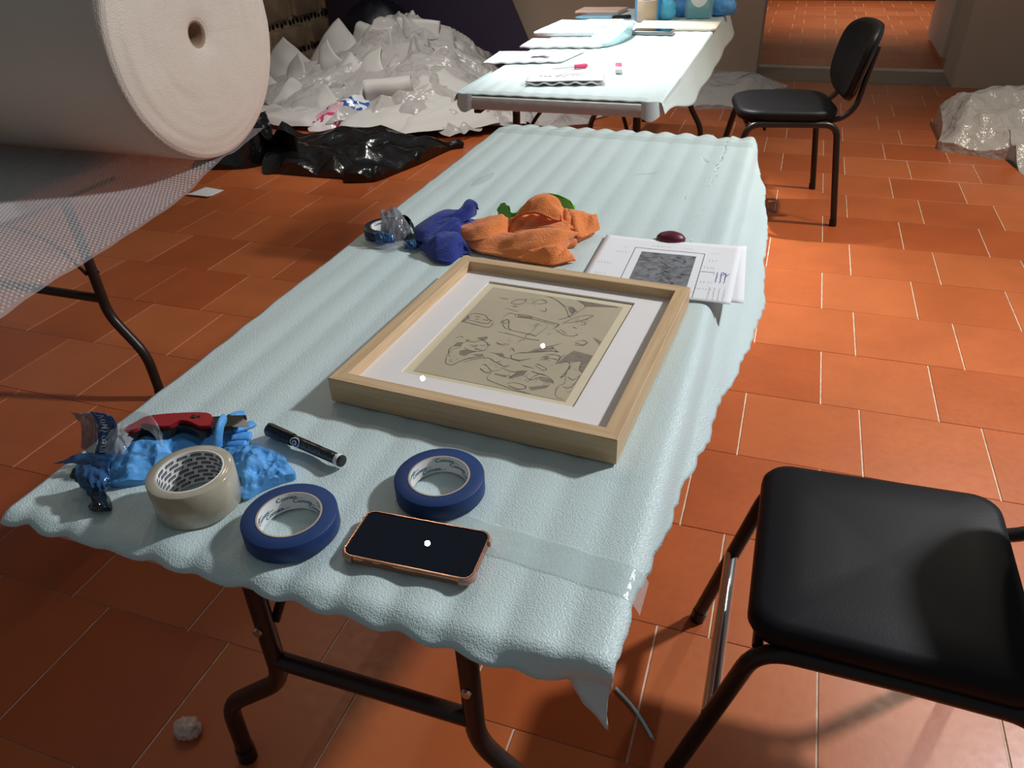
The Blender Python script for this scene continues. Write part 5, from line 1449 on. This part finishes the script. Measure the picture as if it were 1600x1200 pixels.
# magazines and leaflets at the far end
lib = [((-1.20, 4.50), (-1.0, 4.52), (-.98, 4.62), (-1.18, 4.60), .012, mat('mag_blue', (.18, .42, .60), .4), 'blue covered booklet at the far end of the papers', 'booklet'),
       ((-1.13, 4.36), (-.93, 4.38), (-.91, 4.45), (-1.10, 4.43), .014, mat('mag_tan', (.62, .50, .36), .6), 'narrow tan box between the white pad and blue booklet', 'box'),
       ((-1.25, 4.68), (-1.0, 4.70), (-.98, 4.88), (-1.24, 4.86), .018, mat('mag_rose', (.72, .52, .46), .5), 'rosy printed booklet at the very end of the table', 'booklet')]
for a, b, c, d, th, m_, lab, cat in lib: flat_sheet('booklet', (a, b, c, d), ZF, th, m_, lab, cat)
MB().box((0, 0, .008), (.10, .03, .016), bevel=.003).build('stapler', m_shell, None)
st = bpy.data.objects['stapler']; st.location = (-.95, 4.56, ZF); st.rotation_euler = (0, 0, .5); tag(st, 'small dark clip tool beside the blue booklet', 'tool')
pl_ = MB().tube([(-.12, 0, .004), (.12, .0, .004)], .004, 8).build('pencil', mat('pencil_grey', (.35, .42, .40), .5), None); pl_.location = (-.55, 4.455, ZF); tag(pl_, 'thin grey pencil lying beyond the cream board', 'pencil')

# ------------------------------------------------------------------ packing heap
def H(x, y):
    a = .37 * math.exp(-((x + 2.95) / .62) ** 2 - ((y - 5.85) / .55) ** 2)
    b = .13 * math.exp(-((x + 3.55) / .5) ** 2 - ((y - 5.35) / .5) ** 2)
    c = .15 * math.exp(-((x + 2.5) / .5) ** 2 - ((y - 5.3) / .5) ** 2)
    d = .07 * math.exp(-((x + 2.15) / .4) ** 2 - ((y - 5.05) / .35) ** 2)
    return a + b + c + d
GH = 'sheets thrown on the packing heap'
def patch(name, cx, cy, ang, wx, wy, off, crump, freq, m, label, cat, seed, group, n=26, curlv=0.0):
    ca, sa = math.cos(ang), math.sin(ang)
    def f(a, b):
        u, v = a * 2 - 1, b * 2 - 1
        ex = 1 + .16 * nz(math.atan2(v, u) * 2, seed, 3) 
        u *= ex; v *= ex
        x = cx + ca * u * wx - sa * v * wy; y = cy + sa * u * wx + ca * v * wy
        fd = math.cos(seed) * u + math.sin(seed) * v
        z = H(x, y) + off + crump * (.8 * (1 - abs(math.sin(freq * 1.5 * fd + 2.6 * nz(u * 1.2 + seed, v * 1.2, seed)))) + .6 * (.5 + nz(u * freq * .7, v * freq * .7, seed + 5)) + .10 * crumple(u * freq * .7 + seed, v * freq * .7, seed)) + curlv * (u * u + v * v) * .5
        x += crump * .8 * nz(u * freq, v * freq, seed + 11); y += crump * .8 * nz(u * freq, v * freq, seed + 17)
        r = max(abs(u), abs(v))
        if r > .8: z -= (z - H(x, y) - .004) * .7 * min(1, (r - .8) / .25) * (0 if curlv else 1)
        return (x - cx, y - cy, max(z, .004))
    o = MB().grid(f, n, n).build(name, m, None, True, 180)
    o.location = (cx, cy, 0)
    return tag(o, label, cat, group)
rh = random.Random(21)
k = 0
# lower sheets of bubble wrap all over the mound
for (cx, cy, wx, wy) in [(-3.5, 5.3, .5, .45), (-3.0, 5.5, .55, .5), (-2.6, 5.4, .5, .45), (-2.2, 5.1, .42, .35), (-2.9, 6.0, .6, .4), (-3.4, 5.8, .45, .45), (-2.45, 5.75, .45, .4), (-2.0, 5.35, .3, .35), (-2.45, 4.95, .4, .25), (-3.3, 5.0, .4, .28), (-2.75, 5.05, .4, .28), (-3.6, 5.6, .3, .4), (-2.15, 5.75, .35, .4), (-1.8, 5.2, .28, .28), (-1.55, 5.3, .3, .25)]:
    patch('bubble_wrap_sheet', cx, cy, rh.uniform(-.5, .5), wx, wy, .005, .07, 1.6, m_bubble, 'crumpled clear bubble wrap sheet in the packing heap', 'bubble wrap', rh.uniform(0, 50), 'bubble wrap sheets in the heap', 48)
for (cx, cy, wx, wy, s_) in [(-2.75, 6.05, .45, .3, .16), (-2.55, 5.95, .35, .3, .14), (-3.05, 6.1, .3, .25, .2), (-2.35, 5.65, .33, .3, .12), (-2.6, 5.75, .4, .3, .15), (-2.85, 5.8, .36, .3, .18), (-2.35, 5.25, .4, .28, .07), (-2.05, 5.0, .32, .22, .05), (-3.4, 5.25, .3, .26, .1), (-2.2, 4.86, .3, .16, .04)]:
    patch('bubble_wrap_sheet', cx, cy, rh.uniform(-.8, .8), wx, wy, .02, s_ * .8, 2.0, m_bubble, 'crumpled clear bubble wrap sheet in the packing heap', 'bubble wrap', rh.uniform(0, 50), 'bubble wrap sheets in the heap', 52)

def fold_sheet(cx, cy, yaw, wd, l1, l2, rad, tilt, lean, label, m=m_foam_white, seed=0.0, z0=None, bend=.03, group='foam sheets in the heap'):
    """a foam sheet standing out of the heap and bending over: up l1, round a fold of radius rad, down l2"""
    base = (H(cx, cy) - .05) if z0 is None else z0
    def prof(t):
        tot = l1 + PI * rad + l2
        s_ = t * tot
        if s_ < l1: return (0, s_)
        if s_ < l1 + PI * rad:
            a = (s_ - l1) / rad
            return (rad - rad * math.cos(a), l1 + rad * math.sin(a))
        return (2 * rad + .25 * (s_ - l1 - PI * rad), l1 - (s_ - l1 - PI * rad))
    Rm_ = Matrix.Rotation(yaw, 3, 'Z') @ Matrix.Rotation(lean, 3, 'X') @ Matrix.Rotation(tilt, 3, 'Y')
    def f(a, b):
        p = prof(b)
        x = (a - .5) * wd
        y = -p[0] + bend * math.sin(a * PI + seed) + .012 * nz(a * 3 + seed, b * 3, seed)
        q = Rm_ @ Vector((x, y, p[1] + .01 * nz(a * 2, b * 4, seed + 4)))
        return (q.x, q.y, max(base + q.z, .006))
    o = MB().grid(f, 14, 34).build('foam_sheet', m, None, True, 180)
    md = o.modifiers.new('thickness', 'SOLIDIFY'); md.thickness = .004
    o.location = (cx, cy, 0)
    return tag(o, label, 'foam sheet', group)
def petal(tip, yaw, size, lean, curv, seed, label=None, m=m_foam_white):
    """square foam sheet stuck into the heap with one corner up"""
    Rm_ = Matrix.Rotation(yaw, 3, 'Z')
    cl = math.cos(math.atan(lean)); sl = math.sin(math.atan(lean))
    def f(a, b):
        h = (a + b) * .5; w_ = (a - b)          # h = 0 at the tip
        s_ = h * size * 1.414; x = w_ * size * .707
        y = curv * .55 * (w_ ** 2) * size - sl * s_ - .12 * size * math.sin(h * 3.0 + seed) + .03 * nz(a * 2.2 + seed, b * 2.2, seed)
        z = -cl * s_ - .18 * size * w_ * w_ + .02 * nz(a * 3, b * 3, seed + 4)
        q = Rm_ @ Vector((x, y, 0))
        return (q.x, q.y, max(tip[2] + z, .01))
    o = MB().grid(f, 18, 18).build('foam_sheet', m, None, True, 180)
    md = o.modifiers.new('thickness', 'SOLIDIFY'); md.thickness = .004
    o.location = (tip[0], tip[1], 0)
    return tag(o, label, 'foam sheet', None)
LP = 'white foam sheet poking one corner up out of the heap'
for i, (tx, ty, tz, yaw, sz, ln_, cv) in enumerate([(-3.45, 5.75, .56, .1, .42, .5, .5), (-3.36, 5.45, .47, -.3, .32, .5, .8), (-3.78, 5.45, .47, .4, .38, .6, .5), (-3.60, 5.30, .38, -.5, .42, .8, .5), (-3.15, 5.35, .38, .5, .44, .8, .5), (-2.95, 5.45, .42, -.4, .34, .8, .4), (-3.82, 5.2, .32, .1, .36, .9, .4), (-3.5, 5.05, .26, .6, .34, 1.0, .4), (-3.2, 5.0, .24, -.3, .34, 1.0, .5), (-2.85, 5.05, .26, .7, .42, 1.0, .4), (-3.7, 4.9, .18, -.2, .30, 1.2, .4), (-3.0, 4.85, .14, .2, .28, 1.2, .3)]):
    o = petal((tx, ty, tz), yaw, sz, ln_, cv, i * 1.3, label=LP); o['group'] = 'foam sheets with a corner up'
fold_sheet(-2.80, 5.80, .15, .34, .20, .26, .015, .1, .05, 'folded white foam sheet hanging square over the heap top', seed=10, bend=.0, group=None)
fold_sheet(-2.72, 5.12, .55, .34, .16, .34, .06, -.2, .55, 'half rolled white foam sheet leaning on the heap front', seed=8, group=None)
fold_sheet(-3.05, 4.92, .45, .36, .10, .28, .04, -.25, .6, 'folded white foam sheet drooping over the printed carrier bag', seed=6, group=None)
fold_sheet(-3.25, 5.90, -.5, .22, .18, .10, .05, .3, .0, 'small curled foam strip beside the dark stuffed bag', seed=11, group=None)
# flat sheets spread on the floor in front
for (cx, cy, wx, wy, an, mm_) in [(-2.55, 4.72, .36, .16, .2, m_foam_white), (-2.15, 4.83, .34, .18, .5, m_foam_white), (-1.95, 5.05, .26, .2, .3, m_foam_white), (-2.35, 5.1, .3, .2, -.4, m_foam_white), (-3.4, 4.72, .3, .12, 0, m_foam_white)]:
    patch('foam_sheet', cx, cy, an, wx, wy, .05, .025, 1.2, mm_, 'white foam sheet spread out in front of the packing heap', 'foam sheet', rh.uniform(0, 40), 'foam sheets in front of the heap', 20)

# printed carrier bag
pbm = mat('printed_bag', (.75, .74, .77), .2, bump=('noise', 22, .5, .015), spec=.6)
nt = pbm.node_tree; N = nt.nodes; L = nt.links; b = N['Principled BSDF']
tc = N.new('ShaderNodeTexCoord'); sp = N.new('ShaderNodeSeparateXYZ'); L.new(tc.outputs['Object'], sp.inputs[0])
rp_ = N.new('ShaderNodeValToRGB'); rp_.color_ramp.interpolation = 'CONSTANT'
e = rp_.color_ramp.elements
e[0].position = 0; e[0].color = (.74, .70, .74, 1); e[1].position = .33; e[1].color = (.62, .05, .16, 1)
for pos, c_ in ((.40, (.70, .42, .50, 1)), (.52, (.02, .09, .33, 1)), (.60, (.70, .74, .82, 1)), (.68, (.02, .12, .40, 1)), (.78, (.72, .75, .80, 1))):
    q = e.new(pos); q.color = c_
no = N.new('ShaderNodeTexNoise'); no.inputs['Scale'].default_value = 9
L.new(tc.outputs['Object'], no.inputs['Vector'])
m1 = N.new('ShaderNodeMath'); m1.operation = 'MULTIPLY_ADD'; m1.inputs[1].default_value = 2.2; m1.inputs[2].default_value = .25
L.new(sp.outputs[1], m1.inputs[0])
m2 = N.new('ShaderNodeMath'); m2.operation = 'MULTIPLY_ADD'; m2.inputs[1].default_value = .5
L.new(no.outputs[0], m2.inputs[0]); L.new(m1.outputs[0], m2.inputs[2])
L.new(m2.outputs[0], rp_.inputs[0]); L.new(rp_.outputs[0], b.inputs['Base Color'])
o = lump('printed_bag', PRINTBAG_RIM, [(-2.95, 4.76, .17), (-2.85, 4.85, .17), (-3.05, 4.68, .09), (-2.92, 4.7, .09)], pbm, None, 0, .05, 5, 80, 20, 4.0, sharp=True)
tag(o, 'printed carrier bag in blue, white and pink at the heap front', 'carrier bag')
# black bags
o = lump('black_bag', BAG_RIM, BAG_IN, m_bag, None, 0, .06, 3.4, 170, 44, 2.0, 1e-4, True)
tag(o, 'flattened shiny black plastic bag on the lit floor', 'plastic bag')
o = lump('black_bag', BAG2_RIM, [(-3.0, 3.88, .27), (-2.85, 3.86, .22), (-3.15, 3.85, .17)], m_bag, None, 0, .05, 4.5, 90, 24, 6.0, 1e-4, True)
tag(o, 'black plastic bag half hidden behind the bubble wrap roll', 'plastic bag')
ball_lump('black_bag', (-3.40, 6.28, 0), .34, m_navy, 'dark stuffed bag standing behind the packing heap', 'plastic bag', 12.0, (.9, .75, 1.0), .16)
# wrap beside the far wall
o = lump('bubble_wrap_bundle', WRAPR_RIM, [(1.1, 5.4, .25), (1.25, 5.2, .2), (1.0, 5.3, .17), (1.3, 5.0, .14), (1.05, 5.1, .12), (1.45, 5.2, .2)], m_bubble, None, 0, .09, 5.0, 130, 30, 3.0, 1e-4, True)
tag(o, 'crumpled bubble wrap bundle on the floor by the doorway wall', 'bubble wrap')
o = lump('bubble_wrap_bundle', WRAPP_RIM, [(-.5, 6.1, .14), (-.3, 6.0, .12), (-.65, 5.95, .11), (-.2, 6.15, .14)], m_bubble, None, 0, .04, 4.0, 100, 24, 7.0, 1e-4, True)
tag(o, 'low bubble wrap bundle on the floor beyond the far table', 'bubble wrap')

# ------------------------------------------------------------------ small things on the floor
ball_lump('plastic_scrap', (-.935, .607, 0), .019, mat('scrap_film', (.62, .50, .44), .3), 'small crumpled ball of clear film on the dark tiles', 'scrap', 5.0, (1.15, .95, .85), .45, 18, 2.2)
cbo = empty('cable_offcut', (CABLE[0][0], CABLE[0][1], 0), 0, 'thin pale blue cable offcut on the floor beside the table', 'cable')
cp_ = crom([(p[0] - CABLE[0][0], p[1] - CABLE[0][1], .004) for p in CABLE], 24)
MB().tube([tuple(q) for q in cp_], .0032, 10).build('sheath', m_cable, cbo, True, 60)
d_ = Vector(cp_[-1]) - Vector(cp_[-3]); d_.normalize(); e_ = Vector(cp_[-1])
MB().tube([tuple(e_), tuple(e_ + d_ * .006)], .0018, 8).build('bare_end', m_kraft, cbo)
sc_ = flat_sheet('paper_scrap', ((-3.10, 3.27), (-2.955, 3.27), (-2.94, 3.40), (-3.08, 3.42)), .0, .004, m_paper, 'white paper scrap lying on the tiles by the bubble wrap', 'scrap', 0, nu=12, lift=.03)
